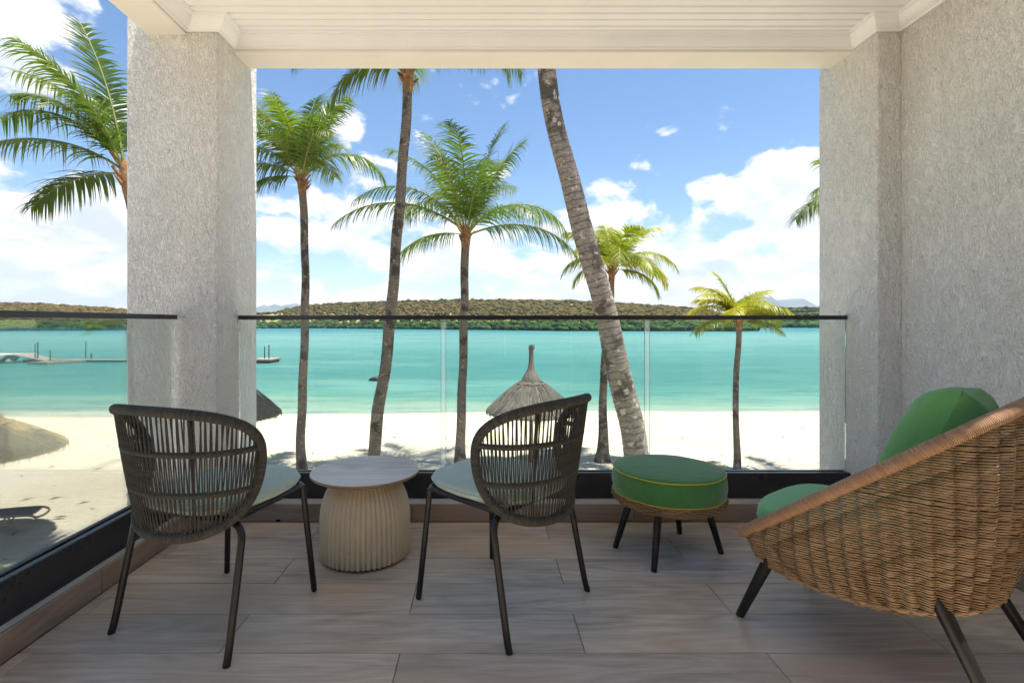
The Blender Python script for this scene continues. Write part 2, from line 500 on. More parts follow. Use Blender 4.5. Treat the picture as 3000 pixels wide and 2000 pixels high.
# ------------------------------------------------------------------ mesh helpers
class MB:
    def __init__(self):
        self.v, self.f, self.uv, self.n = [], [], [], 0
        self.hasuv = False

    def add(self, V, Fc, UV=None):
        V = np.asarray(V, float)
        b = self.n
        self.v.append(V)
        for i, f in enumerate(Fc):
            self.f.append([b + k for k in f])
            if UV is not None:
                self.uv.append(UV[i])
                self.hasuv = True
            else:
                self.uv.append([(0, 0)] * len(f))
        self.n += len(V)

    def box(self, x0, x1, y0, y1, z0, z1):
        V = [(x0, y0, z0), (x1, y0, z0), (x1, y1, z0), (x0, y1, z0), (x0, y0, z1), (x1, y0, z1), (x1, y1, z1), (x0, y1, z1)]
        self.add(V, [(0, 3, 2, 1), (4, 5, 6, 7), (0, 1, 5, 4), (1, 2, 6, 5), (2, 3, 7, 6), (3, 0, 4, 7)])

    def bbox(self, x0, x1, y0, y1, z0, z1, b=0.003):
        """box with chamfered edges"""
        x0, x1, y0, y1, z0, z1 = map(float, (x0, x1, y0, y1, z0, z1))
        b = min(b, (x1 - x0) * .45, (y1 - y0) * .45, (z1 - z0) * .45)
        V, idx = [], {}
        X, Y, Z = (x0, x1), (y0, y1), (z0, z1)
        for i in (0, 1):
            for j in (0, 1):
                for k in (0, 1):
                    sx, sy, sz = (1 - 2 * i) * b, (1 - 2 * j) * b, (1 - 2 * k) * b
                    for a, p in enumerate(((X[i], Y[j] + sy, Z[k] + sz), (X[i] + sx, Y[j], Z[k] + sz), (X[i] + sx, Y[j] + sy, Z[k]))):
                        idx[(i, j, k, a)] = len(V)
                        V.append(p)
        Fc = []
        for i in (0, 1):
            q = [idx[(i, 0, 0, 0)], idx[(i, 1, 0, 0)], idx[(i, 1, 1, 0)], idx[(i, 0, 1, 0)]]
            Fc.append(q if i else q[::-1])
            q = [idx[(0, i, 0, 1)], idx[(1, i, 0, 1)], idx[(1, i, 1, 1)], idx[(0, i, 1, 1)]]
            Fc.append(q[::-1] if i else q)
            q = [idx[(0, 0, i, 2)], idx[(1, 0, i, 2)], idx[(1, 1, i, 2)], idx[(0, 1, i, 2)]]
            Fc.append(q if i else q[::-1])
        for i in (0, 1):
            for j in (0, 1):
                s = (i == j)
                q = [idx[(i, j, 0, 0)], idx[(i, j, 1, 0)], idx[(i, j, 1, 1)], idx[(i, j, 0, 1)]]
                Fc.append(q[::-1] if s else q)
                q = [idx[(i, 0, j, 0)], idx[(i, 1, j, 0)], idx[(i, 1, j, 2)], idx[(i, 0, j, 2)]]
                Fc.append(q if s else q[::-1])
                q = [idx[(0, i, j, 1)], idx[(1, i, j, 1)], idx[(1, i, j, 2)], idx[(0, i, j, 2)]]
                Fc.append(q[::-1] if s else q)
        for i in (0, 1):
            for j in (0, 1):
                for k in (0, 1):
                    q = [idx[(i, j, k, 0)], idx[(i, j, k, 1)], idx[(i, j, k, 2)]]
                    Fc.append(q if (i + j + k) % 2 else q[::-1])
        self.add(V, Fc)

    def tube(self, pts, r, n=8, caps=True, closed=False, round_end=False):
        P = np.asarray(pts, float)
        m = len(P)
        rr = np.broadcast_to(np.asarray(r, float), (m,))
        if closed:
            T = np.roll(P, -1, 0) - np.roll(P, 1, 0)
        else:
            T = np.gradient(P, axis=0)
        T /= np.linalg.norm(T, axis=1)[:, None] + 1e-12
        a = np.array([0, 0, 1.0]) if abs(T[0, 2]) < 0.9 else np.array([1.0, 0, 0])
        N = np.cross(T[0], a)
        N /= np.linalg.norm(N)
        Ns = [N]
        for i in range(1, m):
            N = N - T[i] * np.dot(N, T[i])
            N /= np.linalg.norm(N) + 1e-12
            Ns.append(N)
        Ns = np.array(Ns)
        B = np.cross(T, Ns)
        if closed:   # spread the twist
            Nl = Ns[-1] - T[0] * np.dot(Ns[-1], T[0])
            Nl /= np.linalg.norm(Nl)
            ang = math.atan2(np.dot(Nl, B[0]), np.dot(Nl, Ns[0]))
            for i in range(m):
                th = -ang * i / m
                c, s = math.cos(th), math.sin(th)
                Ns[i], B[i] = Ns[i] * c + B[i] * s, B[i] * c - Ns[i] * s
        L = np.concatenate([[0], np.cumsum(np.linalg.norm(np.diff(P, axis=0), axis=1))])
        th = np.arange(n) * 2 * PI / n
        V = P[:, None, :] + rr[:, None, None] * (np.cos(th)[None, :, None] * Ns[:, None, :] + np.sin(th)[None, :, None] * B[:, None, :])
        V = V.reshape(-1, 3)
        Fc, UV = [], []
        last = m if closed else m - 1
        for i in range(last):
            i2 = (i + 1) % m
            l0 = L[i]
            l1 = L[i + 1] if i + 1 < m else L[-1] + np.linalg.norm(P[0] - P[-1])
            for j in range(n):
                j2 = (j + 1) % n
                Fc.append((i * n + j, i * n + j2, i2 * n + j2, i2 * n + j))
                UV.append([(l0, j / n), (l0, (j + 1) / n), (l1, (j + 1) / n), (l1, j / n)])
        if caps and not closed:
            Fc.append(tuple(range(n))[::-1])
            UV.append([(0, 0)] * n)
            Fc.append(tuple((m - 1) * n + j for j in range(n)))
            UV.append([(L[-1], 0)] * n)
        self.add(V, Fc, UV)

    def lathe(self, prof, n=32, rad=None, cx=0, cy=0, cap0=True, cap1=True):
        """prof: list of (r,z); rad(theta, i)->scale"""
        m = len(prof)
        V = []
        for i, (r, z) in enumerate(prof):
            for j in range(n):
                th = 2 * PI * j / n
                q = r * (rad(th, i) if rad else 1)
                V.append((cx + q * math.cos(th), cy + q * math.sin(th), z))
        Fc, UV = [], []
        for i in range(m - 1):
            for j in range(n):
                j2 = (j + 1) % n
                Fc.append((i * n + j, i * n + j2, (i + 1) * n + j2, (i + 1) * n + j))
                UV.append([(j / n, i / m), ((j + 1) / n, i / m), ((j + 1) / n, (i + 1) / m), (j / n, (i + 1) / m)])
        if cap0:
            Fc.append(tuple(range(n))[::-1])
            UV.append([(0, 0)] * n)
        if cap1:
            Fc.append(tuple((m - 1) * n + j for j in range(n)))
            UV.append([(0, 0)] * n)
        self.add(V, Fc, UV)

    def grid(self, G, closed_u=False):
        """G: (a,b,3) array"""
        a, b, _ = G.shape
        Fc, UV = [], []
        for i in range(a - 1):
            for j in range(b - 1):
                Fc.append((i * b + j, i * b + j + 1, (i + 1) * b + j + 1, (i + 1) * b + j))
                UV.append([(i / a, j / b), (i / a, (j + 1) / b), ((i + 1) / a, (j + 1) / b), ((i + 1) / a, j / b)])
        self.add(G.reshape(-1, 3), Fc, UV)

    def mesh(self, name, mat=None, smooth=False, angle=None):
        me = bpy.data.meshes.new(name)
        V = np.concatenate(self.v) if self.v else np.zeros((0, 3))
        me.from_pydata(V.tolist(), [], self.f)
        if self.hasuv:
            ul = me.uv_layers.new(name='UVMap')
            flat = np.array([c for f in self.uv for p in f for c in p], dtype=np.float32)
            ul.data.foreach_set('uv', flat)
        if smooth:
            me.polygons.foreach_set('use_smooth', [True] * len(me.polygons))
            if angle:
                me.set_sharp_from_angle(angle=R(angle))
        if mat is not None:
            me.materials.append(mat)
        me.update()
        return me

    def build(self, name, mat, parent=None, smooth=False, angle=None, loc=None, label=None, kind=None):
        return link(name, self.mesh(name, mat, smooth, angle), parent, loc, label, kind)


def link(name, me, parent=None, loc=None, label=None, kind=None):
    o = bpy.data.objects.new(name, me)
    COL.objects.link(o)
    if parent is not None:
        o.parent = parent
    if loc is not None:
        o.location = loc
    if label:
        o['label'] = label
    if kind:
        o['kind'] = kind
    return o


def thing(name, label, cat, loc=(0, 0, 0), rz=0.0, group=None):
    o = bpy.data.objects.new(name, None)
    o.empty_display_size = 0.2
    COL.objects.link(o)
    o.location = loc
    o.rotation_euler = (0, 0, rz)
    o['label'] = label
    o['category'] = cat
    if group:
        o['group'] = group
    return o


def tag(o, label, cat, group=None, kind=None):
    o['label'] = label
    if cat:
        o['category'] = cat
    if group:
        o['group'] = group
    if kind:
        o['kind'] = kind
    return o


def fast_mesh(name, V, T, mat, col=None, smooth=False):
    """triangles/quads from numpy arrays"""
    V = np.ascontiguousarray(V, np.float32)
    T = np.ascontiguousarray(T, np.int32)
    k = T.shape[1]
    me = bpy.data.meshes.new(name)
    me.vertices.add(len(V))
    me.vertices.foreach_set('co', V.ravel())
    me.loops.add(T.size)
    me.loops.foreach_set('vertex_index', T.ravel())
    me.polygons.add(len(T))
    me.polygons.foreach_set('loop_start', np.arange(0, T.size, k, dtype=np.int32))
    me.polygons.foreach_set('loop_total', np.full(len(T), k, np.int32))
    if smooth:
        me.polygons.foreach_set('use_smooth', np.ones(len(T), bool))
    me.update(calc_edges=True)
    if col is not None:
        ca = me.color_attributes.new('Col', 'FLOAT_COLOR', 'POINT')
        c4 = np.concatenate([col, np.ones((len(col), 1))], 1).astype(np.float32)
        ca.data.foreach_set('color', c4.ravel())
    me.materials.append(mat)
    return me


def catmull(pts, n=8, closed=False):
    P = np.asarray(pts, float)
    m = len(P)
    out = []
    rngi = range(m) if closed else range(m - 1)
    for i in rngi:
        if closed:
            p0, p1, p2, p3 = P[(i - 1) % m], P[i], P[(i + 1) % m], P[(i + 2) % m]
        else:
            p1, p2 = P[i], P[i + 1]
            p0 = P[i - 1] if i > 0 else 2 * p1 - p2
            p3 = P[i + 2] if i + 2 < m else 2 * p2 - p1
        for k in range(n):
            t = k / n
            out.append(0.5 * (2 * p1 + (p2 - p0) * t + (2 * p0 - 5 * p1 + 4 * p2 - p3) * t * t + (3 * p1 - p0 - 3 * p2 + p3) * t ** 3))
    if not closed:
        out.append(P[-1])
    return np.array(out)


def vnoise2(x, y, seed=0):
    """cheap smooth value noise for numpy arrays"""
    def h(i, j):
        s = np.sin(i * 127.1 + j * 311.7 + seed * 74.7) * 43758.5453
        return s - np.floor(s)
    xi, yi = np.floor(x), np.floor(y)
    xf, yf = x - xi, y - yi
    u, v = xf * xf * (3 - 2 * xf), yf * yf * (3 - 2 * yf)
    return (h(xi, yi) * (1 - u) + h(xi + 1, yi) * u) * (1 - v) + (h(xi, yi + 1) * (1 - u) + h(xi + 1, yi + 1) * u) * v


def fbm2(x, y, o=4, seed=0):
    s, a, t = 0, 0.5, 0
    for k in range(o):
        s = s + a * vnoise2(x * 2 ** k, y * 2 ** k, seed + k)
        t += a
        a *= 0.5
    return s / t


# ================================================================== SETTING: ground, water, far land
SAND_Z, WATER_Z = -4.0, -5.0


def shore_y(x):
    return 34.6 + 0.03 * x + 0.5 * np.sin(x * 0.11 + 1.0) + 0.25 * np.sin(x * 0.31)


def sand_h(x, y):
    sh = shore_y(x)
    t = (y - (sh - 11.0)) / 11.0
    drop = np.where(t > 0, -1.0 * np.clip(t, 0, 8) ** 1.15, 0)
    h = SAND_Z + drop
    fade = np.clip((sh - 1.5 - y) / 4, 0.45, 1)
    h = h + fade * (0.16 * (fbm2(x * 0.16, y * 0.22, 3, 3) - .5) + 0.075 * (fbm2(x * 0.9, y * 1.3, 3, 9) - .5))
    for yc, dep in ((21.0, .05), (22.4, .045), (25.2, .03)):
        wob = yc + 0.35 * np.sin(x * 0.17 + yc) + 0.02 * x
        h = h - dep * np.exp(-((y - wob) / 0.16) ** 2) * fade * (0.5 + fbm2(x * 1.7, y * 0.0 + yc, 2, 5))
    return h


def axis(a, b, c, d, fine, coarse):
    return np.concatenate([np.arange(a, b, coarse), np.arange(b, c, fine), np.arange(c, d + coarse, coarse)])


gx = axis(-420, -26, 34, 440, 0.22, 12)
gy = axis(-60, 8, 38, 90, 0.2, 4)
GX, GY = np.meshgrid(gx, gy, indexing='ij')
GZ = sand_h(GX, GY)
na, nb = GX.shape
Vs = np.stack([GX, GY, GZ], -1).reshape(-1, 3)
ii, jj = np.meshgrid(np.arange(na - 1), np.arange(nb - 1), indexing='ij')
q = (ii * nb + jj).ravel()
T = np.stack([q, q + nb, q + nb + 1, q + 1], 1)
m, t, p = new_mat('coral_sand')
geo = t.node('ShaderNodeNewGeometry')
pos = geo.outputs['Position']
nb1 = t.noise(pos, 0.45, 5, 0.6)
nb2 = t.noise(pos, 6.0, 5, 0.65)
nb3 = t.noise(pos, 38.0, 3, 0.6)
c = t.mix(t.maprange(nb1, 0.3, 0.7, 0, 1, 'LINEAR'), (0.49, 0.43, 0.315), (0.55, 0.495, 0.385))
c = t.mix(t.maprange(nb2, 0.55, 0.72, 0, 0.45), c, (0.33, 0.27, 0.175))
deb = t.maprange(t.noise(t.mapping(pos, (2.2, 6, 1)), 1.0, 3, 0.7), 0.66, 0.71, 0, 0.75)
c = t.mix(deb, c, (0.10, 0.08, 0.055))
spz = t.node('ShaderNodeSeparateXYZ')
t.put(spz.inputs[0], pos)
c = t.mix(t.maprange(spz.outputs[2], WATER_Z + 0.16, WATER_Z + 0.02, 0, 0.75), c, (0.28, 0.24, 0.17))
t.put(p.inputs['Base Color'], c)
p.inputs['Roughness'].default_value = 0.95
p.inputs['Specular IOR Level'].default_value = 0.1
hh = t.math('ADD', t.math('MULTIPLY', nb2, 0.7), t.math('MULTIPLY', nb3, 0.25))
t.put(p.inputs['Normal'], t.bump(hh, 1.0, 0.16))
beach = link('beach_sand', fast_mesh('beach_sand', Vs, T, m, smooth=True))
tag(beach, 'white coral sand beach below the balcony', None, kind='structure')

# scraps of seaweed and leaf litter lying on the sand
Vd, Td = [], []
rd = random.Random(21)
for k in range(420):
    yv = rd.uniform(11, 33)
    xv = rd.uniform(-.95, .75) * yv
    if k % 3 == 0:
        yv = 31.2 + 0.03 * xv + .6 * math.sin(xv * .4) + rd.uniform(-.3, .3)     # drift line
    zz = float(sand_h(np.array(xv), np.array(yv)))
    a, l_, wd = rd.random() * PI, rd.uniform(.04, .20), rd.uniform(.012, .04)
    ca, sa = math.cos(a), math.sin(a)
    b0 = len(Vd)
    Vd += [(xv - ca * l_, yv - sa * l_, zz + .006), (xv + sa * wd, yv - ca * wd, zz + .012), (xv + ca * l_, yv + sa * l_, zz + .006), (xv - sa * wd, yv + ca * wd, zz + .03)]
    Td += [(b0, b0 + 1, b0 + 3), (b0 + 1, b0 + 2, b0 + 3)]
deb_o = link('beach_litter', fast_mesh('beach_litter', np.array(Vd), np.array(Td), simple('dry_seaweed', (0.12, 0.085, 0.05), 0.9, var=0.4, vscale=3)))
tag(deb_o, 'scraps of dry seaweed and leaves scattered on the sand', 'beach litter', kind='stuff')

# lagoon
m, t, p = new_mat('lagoon_water')
t.n.clear()
out = t.node('ShaderNodeOutputMaterial')
geo = t.node('ShaderNodeNewGeometry')
pos = geo.outputs['Position']
sp = t.node('ShaderNodeSeparateXYZ')
t.put(sp.inputs[0], pos)
# depth colour: distance out from the beach, patchy
patch = t.noise(t.mapping(pos, (0.010, 0.028, 0)), 1.0, 5, 0.6)
yy = t.math('SUBTRACT', sp.outputs[1], t.math('MULTIPLY', sp.outputs[0], 0.03))
yy = t.math('MULTIPLY', yy, t.maprange(patch, 0.25, 0.75, 0.70, 1.35, 'LINEAR'))
near = t.math('SUBTRACT', sp.outputs[1], t.math('MULTIPLY', sp.outputs[0], 0.03))
lg = t.math('LOGARITHM', t.math('MAXIMUM', yy, 30.0), 2.0)      # log2: 34->5.1  64->6  128->7  256->8  512->9
f = t.maprange(lg, 5.05, 9.6, 0, 1, 'LINEAR')
c = t.ramp(f, [(0.0, (0.26, 0.31, 0.22)), (0.045, (0.18, 0.285, 0.21)), (0.10, (0.100, 0.24, 0.19)), (0.19, (0.062, 0.19, 0.165)),
               (0.32, (0.072, 0.21, 0.188)), (0.45, (0.112, 0.26, 0.235)), (0.60, (0.155, 0.30, 0.278)), (0.70, (0.105, 0.255, 0.252)), (0.80, (0.045, 0.19, 0.215)), (1.0, (0.03, 0.155, 0.205))])
edge = t.maprange(near, 34.0, 38.5, 1.0, 0.0)
c = t.mix(t.math('MULTIPLY', edge, 0.8), c, (0.30, 0.35, 0.28))
r1 = t.noise(t.mapping(pos, (0.55, 1.9, 0)), 1.0, 4, 0.62, 0.4)
r2 = t.noise(t.mapping(pos, (0.16, 0.62, 0)), 1.0, 6, 0.68, 0.3)
r3 = t.noise(t.mapping(pos, (0.022, 0.11, 0)), 1.0, 7, 0.66, 0.5)
c = t.mix(t.maprange(r1, 0.50, 0.72, 0, 0.35), c, t.mix(0.5, c, (0.01, 0.13, 0.14)))  # ripple shading and pale glints put into the water colour
c = t.mix(t.maprange(r2, 0.46, 0.66, 0, 0.62), c, t.mix(0.6, c, (0.01, 0.10, 0.115)))
c = t.mix(t.maprange(r3, 0.48, 0.66, 0, 0.55), c, t.mix(0.55, c, (0.012, 0.135, 0.16)))
c = t.mix(t.maprange(r3, 0.46, 0.34, 0, 0.5), c, t.mix(0.5, c, (0.22, 0.36, 0.34)))
df = t.node('ShaderNodeBsdfDiffuse')
t.put(df.inputs[0], t.mix(1.0, c, (0.74, 0.80, 0.80, 1), 'MULTIPLY'))
gl = t.node('ShaderNodeBsdfGlossy')
gl.inputs['Roughness'].default_value = 0.12
hb = t.math('ADD', t.math('MULTIPLY', r1, 0.30), t.math('MULTIPLY', r2, 0.9))
nrm = t.bump(hb, 1.0, 0.30)
t.put(gl.inputs['Normal'], nrm)
t.put(df.inputs['Normal'], t.bump(hb, 0.7, 0.25))
fr = t.node('ShaderNodeFresnel')
fr.inputs[0].default_value = 1.33
t.put(fr.inputs['Normal'], nrm)
mx = t.node('ShaderNodeMixShader')
t.put(mx.inputs[0], t.math('MINIMUM', t.math('MULTIPLY', fr.outputs[0], 0.55), 0.24))
t.l.new(df.outputs[0], mx.inputs[1])
t.l.new(gl.outputs[0], mx.inputs[2])
t.l.new(mx.outputs[0], out.inputs[0])
wv = MB()
wv.add([(-9000, 20, WATER_Z), (9000, 20, WATER_Z), (9000, 9000, WATER_Z), (-9000, 9000, WATER_Z)], [(0, 1, 2, 3)])
wat = wv.build('lagoon_water', m)
tag(wat, 'turquoise lagoon water beyond the beach', None, kind='structure')


# far shore: a wooded hill (terrain + canopy)
def interp(x, tab):
    a = np.array(tab, float)
    return np.interp(x, a[:, 0], a[:, 1])


SHORE = [(-900, 380), (0, 372), (370, 410), (700, 540), (900, 560), (1100, 500), (1400, 430), (1650, 372), (2150, 358), (2205, 372)]
RIDGE = [(-900, 868), (0, 876), (150, 880), (370, 897), (560, 905), (700, 912), (800, 908), (880, 888), (960, 880), (1150, 874), (1350, 868),
         (1600, 868), (1750, 872), (1850, 878), (1980, 888), (2080, 900), (2160, 918), (2205, 940)]
us = np.linspace(-900, 2205, 150)
ws = np.linspace(0, 1, 22)
UU, WW = np.meshgrid(us, ws, indexing='ij')
SY = interp(UU, SHORE)


def hill_pt(U, Wp):
    sy = interp(U, SHORE)
    Y = sy + Wp * 330
    Yr = sy + 0.55 * 330
    ztop = CAM_H + (VY - interp(U, RIDGE)) / F * Yr - 5.0
    prof = np.where(Wp < 0.55, np.clip(Wp / 0.55, 0, 1) ** 0.8, np.cos((Wp - 0.55) / 0.45 * 1.2))
    z = WATER_Z - 0.3 + (ztop - WATER_Z) * prof
    X = (U - VX) / F * Y
    z = z + np.where(Wp > 0.03, 2.0 * (fbm2(X * 0.02, Y * 0.02, 3, 4) - .5), 0)
    return np.stack([X, Y, z], -1)


HG = hill_pt(UU, WW)
mhill = simple('dry_hill_ground', (0.20, 0.19, 0.06), 0.95, var=0.3, vscale=0.05)
hb_ = MB()
hb_.grid(HG)
hill = hb_.build('hill_terrain', mhill, smooth=True)
tag(hill, 'low wooded hill across the lagoon', None, kind='structure')
# a second headland farther away on the right
HS = [(2140, 640), (2400, 600), (2700, 620), (3600, 640)]
HR = [(2140, 905), (2250, 901), (2330, 899), (2450, 897), (2700, 892), (3600, 890)]
us2 = np.linspace(2140, 3600, 60)
UU2, WW2 = np.meshgrid(us2, ws, indexing='ij')


def hill2_pt(U, Wp):
    sy = interp(U, HS)
    Y = sy + Wp * 420
    Yr = sy + 0.6 * 420
    ztop = CAM_H + (VY - interp(U, HR)) / F * Yr - 5
    prof = np.where(Wp < 0.6, (Wp / 0.6) ** 0.9, np.cos((Wp - 0.6) / 0.4 * 1.2))
    z = WATER_Z - 0.3 + (ztop - WATER_Z) * prof
    return np.stack([(U - VX) / F * Y, Y, z], -1)


hb_ = MB()
hb_.grid(hill2_pt(UU2, WW2))
tag(hb_.build('headland_terrain', mhill, smooth=True), 'far headland behind the point of the hill', None, kind='structure')

# canopy: jittered blobs of foliage, colour per tree
import bmesh
bm = bmesh.new()
bmesh.ops.create_icosphere(bm, subdivisions=1, radius=1)
ico_v = np.array([v.co[:] for v in bm.verts])
ico_f = np.array([[v.index for v in f.verts] for f in bm.faces])
bm.free()
VARI = []
for k in range(6):
    j = 1 + 0.75 * (rng.random(len(ico_v)) - .5)
    vv = ico_v * j[:, None]
    vv[:, 2] = np.where(vv[:, 2] < 0, vv[:, 2] * 0.8, vv[:, 2])
    VARI.append(vv)


def canopy(name, P, S, C, mat):
    Vv, Tt, Cc = [], [], []
    n = 0
    for k in range(len(P)):
        v = VARI[k % 6]
        a = rng.random() * 6.28
        ca, sa = math.cos(a), math.sin(a)
        v = np.stack([v[:, 0] * ca - v[:, 1] * sa, v[:, 0] * sa + v[:, 1] * ca, v[:, 2]], 1) * S[k] + P[k]
        Vv.append(v)
        Tt.append(ico_f + n)
        Cc.append(np.repeat(C[k][None, :], len(v), 0))
        n += len(v)
    return fast_mesh(name, np.concatenate(Vv), np.concatenate(Tt), mat, np.concatenate(Cc), smooth=True)


mcan = mat_attr('far_canopy', bumpsc=0.7)
pal = 0.8 * np.array([(0.145, 0.105, 0.035), (0.17, 0.115, 0.035), (0.105, 0.10, 0.03), (0.075, 0.095, 0.03), (0.19, 0.125, 0.055), (0.12, 0.125, 0.035), (0.06, 0.08, 0.035)])
palg = 0.85 * np.array([(0.03, 0.085, 0.018), (0.045, 0.11, 0.02), (0.025, 0.065, 0.02), (0.06, 0.13, 0.025), (0.035, 0.07, 0.03)])
P, S, C = [], [], []
N = 15000
u_ = rng.uniform(-330, 2200, N)
w_ = rng.random(N) ** 0.9 * 0.66 + 0.03
field = (u_ > 690) & (u_ < 830) & (w_ > 0.12) & (w_ < 0.5)
keep = ~(field & (rng.random(N) < 0.92))
u_, w_ = u_[keep], w_[keep]
hp = hill_pt(u_, w_)
for k in range(len(u_)):
    s = rng.uniform(1.0, 2.3) * (1.45 if rng.random() < .12 else 1)
    P.append(hp[k] + np.array([0, 0, s * 0.35]))
    S.append(np.array([s * 1.25, s * 1.25, s * rng.uniform(.8, 1.15)]))
    g = max(0, 1 - w_[k] / 0.16)
    a, b = pal[rng.integers(len(pal))], palg[rng.integers(len(palg))]
    lf = 1.15 if u_[k] < 500 else 1.0
    pt_ = float(fbm2(hp[k][0] * .018 + 3, hp[k][1] * .03, 3, 6))
    base_ = np.array([.060, .066, .022]) * (1 - pt_) * 1.2 + np.array([.120, .082, .028]) * pt_ * 1.1
    a = a * .28 + base_ * .72
    C.append((a * (1 - g) + b * g) * rng.uniform(.72, 1.25) * np.array([lf, 1, .95]))
can = link('hill_woodland', canopy('hill_woodland', P, S, C, mcan))
tag(can, 'brown and olive woodland covering the hill across the lagoon', 'woodland', kind='stuff')
P, S, C = [], [], []
for rowi, off in enumerate((0.5, 5.0, 11.0)):
    for u in np.arange(-330, 2215, 6.5):
        u2 = u + rng.uniform(-4, 4)
        sy = float(interp(u2, SHORE)) + off + rng.uniform(-2, 2)
        s = rng.uniform(1.8, 3.3)
        P.append(np.array([(u2 - VX) / F * sy, sy, WATER_Z + 0.7 + rowi * 1.6 + rng.uniform(0, 1.6)]))
        S.append(np.array([s * 1.15, s, s]))
        C.append(palg[rng.integers(len(palg))] * rng.uniform(.8, 1.3))
for u in np.arange(2150, 2700, 5):
    for off in (1, 8, 16, 40, 80, 130, 190, 240):
        u2 = u + rng.uniform(-3, 3)
        w2 = off / 420
        q_ = hill2_pt(np.array(u2), np.array(w2))
        s = rng.uniform(2.8, 4.6)
        P.append(np.array([q_[0], q_[1], q_[2] + s * .7]))
        S.append(np.array([s * 1.3, s, s]))
        C.append((palg[rng.integers(len(palg))] * (1 if off < 60 else .6) + (pal[rng.integers(len(pal))] * .45 if off >= 60 else 0)) * rng.uniform(.8, 1.2))
man = link('shore_mangroves', canopy('shore_mangroves', P, S, C, mcan))
tag(man, 'green mangroves lining the far waterline', 'mangroves', kind='stuff')

# mountains on the horizon
mmount = simple('mountain_rock', (0.10, 0.115, 0.10), 0.95, var=0.25, vscale=0.004)


def mountain(name, prof, Y, depth, label):
    us = np.arange(prof[0][0], prof[-1][0] + .1, 2.0)
    top = np.interp(us, [a[0] for a in prof], [a[1] for a in prof])
    G = []
    for k, (u, v) in enumerate(zip(us, top)):
        row = []
        for s in np.linspace(-1, 1, 13):
            Yy = Y + s * depth
            e = 1 - abs(s) ** 1.15
            pt = at(u * D, v * D, Y)
            z = -30 + (pt.z + 30) * e
            jit = 18 * (float(fbm2(np.array(u * 0.22), np.array(s * 4.0), 3, 8)) - .5) * (1 - e * .8)
            row.append(((u * D - VX) / F * Y, Yy + jit * 3, z + jit))
        G.append(row)
    mb = MB()
    mb.grid(np.array(G))
    o = mb.build(name, mmount, smooth=True)
    tag(o, label, None, kind='structure')


mountain('mountain', [(1690, 709), (1725, 701), (1738, 690), (1746, 678), (1756, 672), (1764, 674), (1772, 683), (1784, 689), (1800, 688), (1822, 686), (1846, 686), (1856, 691), (1866, 699), (1880, 702), (1900, 696), (1930, 694), (1960, 706)], 6500, 600,
         'distant flat mountain with a knob peak')
mountain('mountain_range', [(560, 708), (590, 706), (606, 699), (616, 703), (630, 698), (645, 702), (660, 699), (680, 697), (700, 702), (730, 708)], 6500, 450, 'small distant mountain range left of the hill')

# ================================================================== BALCONY
FY = 2.73                    # inner face of the front skirting
LX, RXW = -1.49, 2.157       # left skirting face, right wall face
CF, CB = 2.63, 3.09          # column front and back
CLX0, CLX1 = -1.825, -1.353  # left column
CRX = 2.035                  # right column inner side
BACK = -1.15                 # rear end of the balcony
ROOF = 1.20                  # ceiling cut short here, out of view, to let daylight in
BZ = 2.54                    # beam soffit
CZ = 2.612                   # ceiling boards

# floor: slab + wood-look tiles in half bond
fl = MB()
fl.box(LX - 0.02, RXW, BACK, FY + 0.02, -0.30, -0.011)
floor = fl.build('floor', M['grout'])
tag(floor, 'balcony floor of grey-brown wood look tiles', None, kind='structure')
PITCH, TL = 0.2205, 1.18
tile_cache = {}


def tile_mesh(lx, ly, mat, nm):
    key = (round(lx, 3), round(ly, 3), nm)
    if key not in tile_cache:
        mb = MB()
        mb.bbox(-lx / 2, lx / 2, -ly / 2, ly / 2, -0.010, 0.0, 0.0012)
        tile_cache[key] = mb.mesh(nm, mat)
    return tile_cache[key]


row = 0
y1 = 2.5305
rows = [(y1, FY - .001)]
while y1 > BACK:
    rows.append((y1 - PITCH, y1))
    y1 -= PITCH
for ri, (ya, yb) in enumerate(rows):
    off = 0.335 if ri % 2 == 0 else -0.262
    k0 = math.floor((LX - off) / TL)
    for k in range(k0, k0 + 6):
        xa, xb = max(off + k * TL, LX), min(off + (k + 1) * TL, RXW - 0.012)
        if xb - xa < 0.01 or yb - max(ya, BACK) < .01:
            continue
        ya2 = max(ya, BACK)
        lx, ly = xb - xa - 0.0022, yb - ya2 - 0.0022
        o = link('plank_tile', tile_mesh(lx, ly, M['floor'], 'plank_tile'), floor, ((xa + xb) / 2, (ya2 + yb) / 2, random.uniform(-.0004, .0004)))

# curbs under the railings
cb = MB()
cb.bbox(CLX1, CRX, FY + 0.014, 3.0, -0.30, 0.094, 0.004)
curb_f = cb.build('curb', M['concrete'])
tag(curb_f, 'pale concrete kerb under the front glass railing', 'kerb', 'railing kerbs')
cb = MB()
cb.bbox(LX - 0.20, LX - 0.014, BACK, CF - .002, -0.30, 0.094, 0.004)
curb_l = cb.build('curb', M['concrete'])
tag(curb_l, 'pale concrete kerb under the side glass railing', 'kerb', 'railing kerbs')


# skirting tiles
def skirt_run(parent, p0, p1, axis_, joints, nm='skirting_tile'):
    """pieces along x (axis_='x') or y between joints; faces into the balcony"""
    js = sorted(joints)
    for a, b in zip(js[:-1], js[1:]):
        mb = MB()
        if axis_ == 'x':
            mb.bbox(a + .001, b - .001, p0, p1, 0.001, 0.096, 0.003)
            o = mb.build(nm, M['skirt'], parent)
        else:
            mb.bbox(p0, p1, a + .001, b - .001, 0.001, 0.096, 0.003)
            o = mb.build(nm, M['skirty'], parent)


skirt_run(curb_f, FY, FY + 0.0135, 'x', [CLX1 + .014, -0.95, -0.365, 0.815, 1.98, CRX])
skirt_run(curb_l, LX - 0.0135, LX, 'y', [BACK, -0.35, 0.83, 2.01, CF - .017])
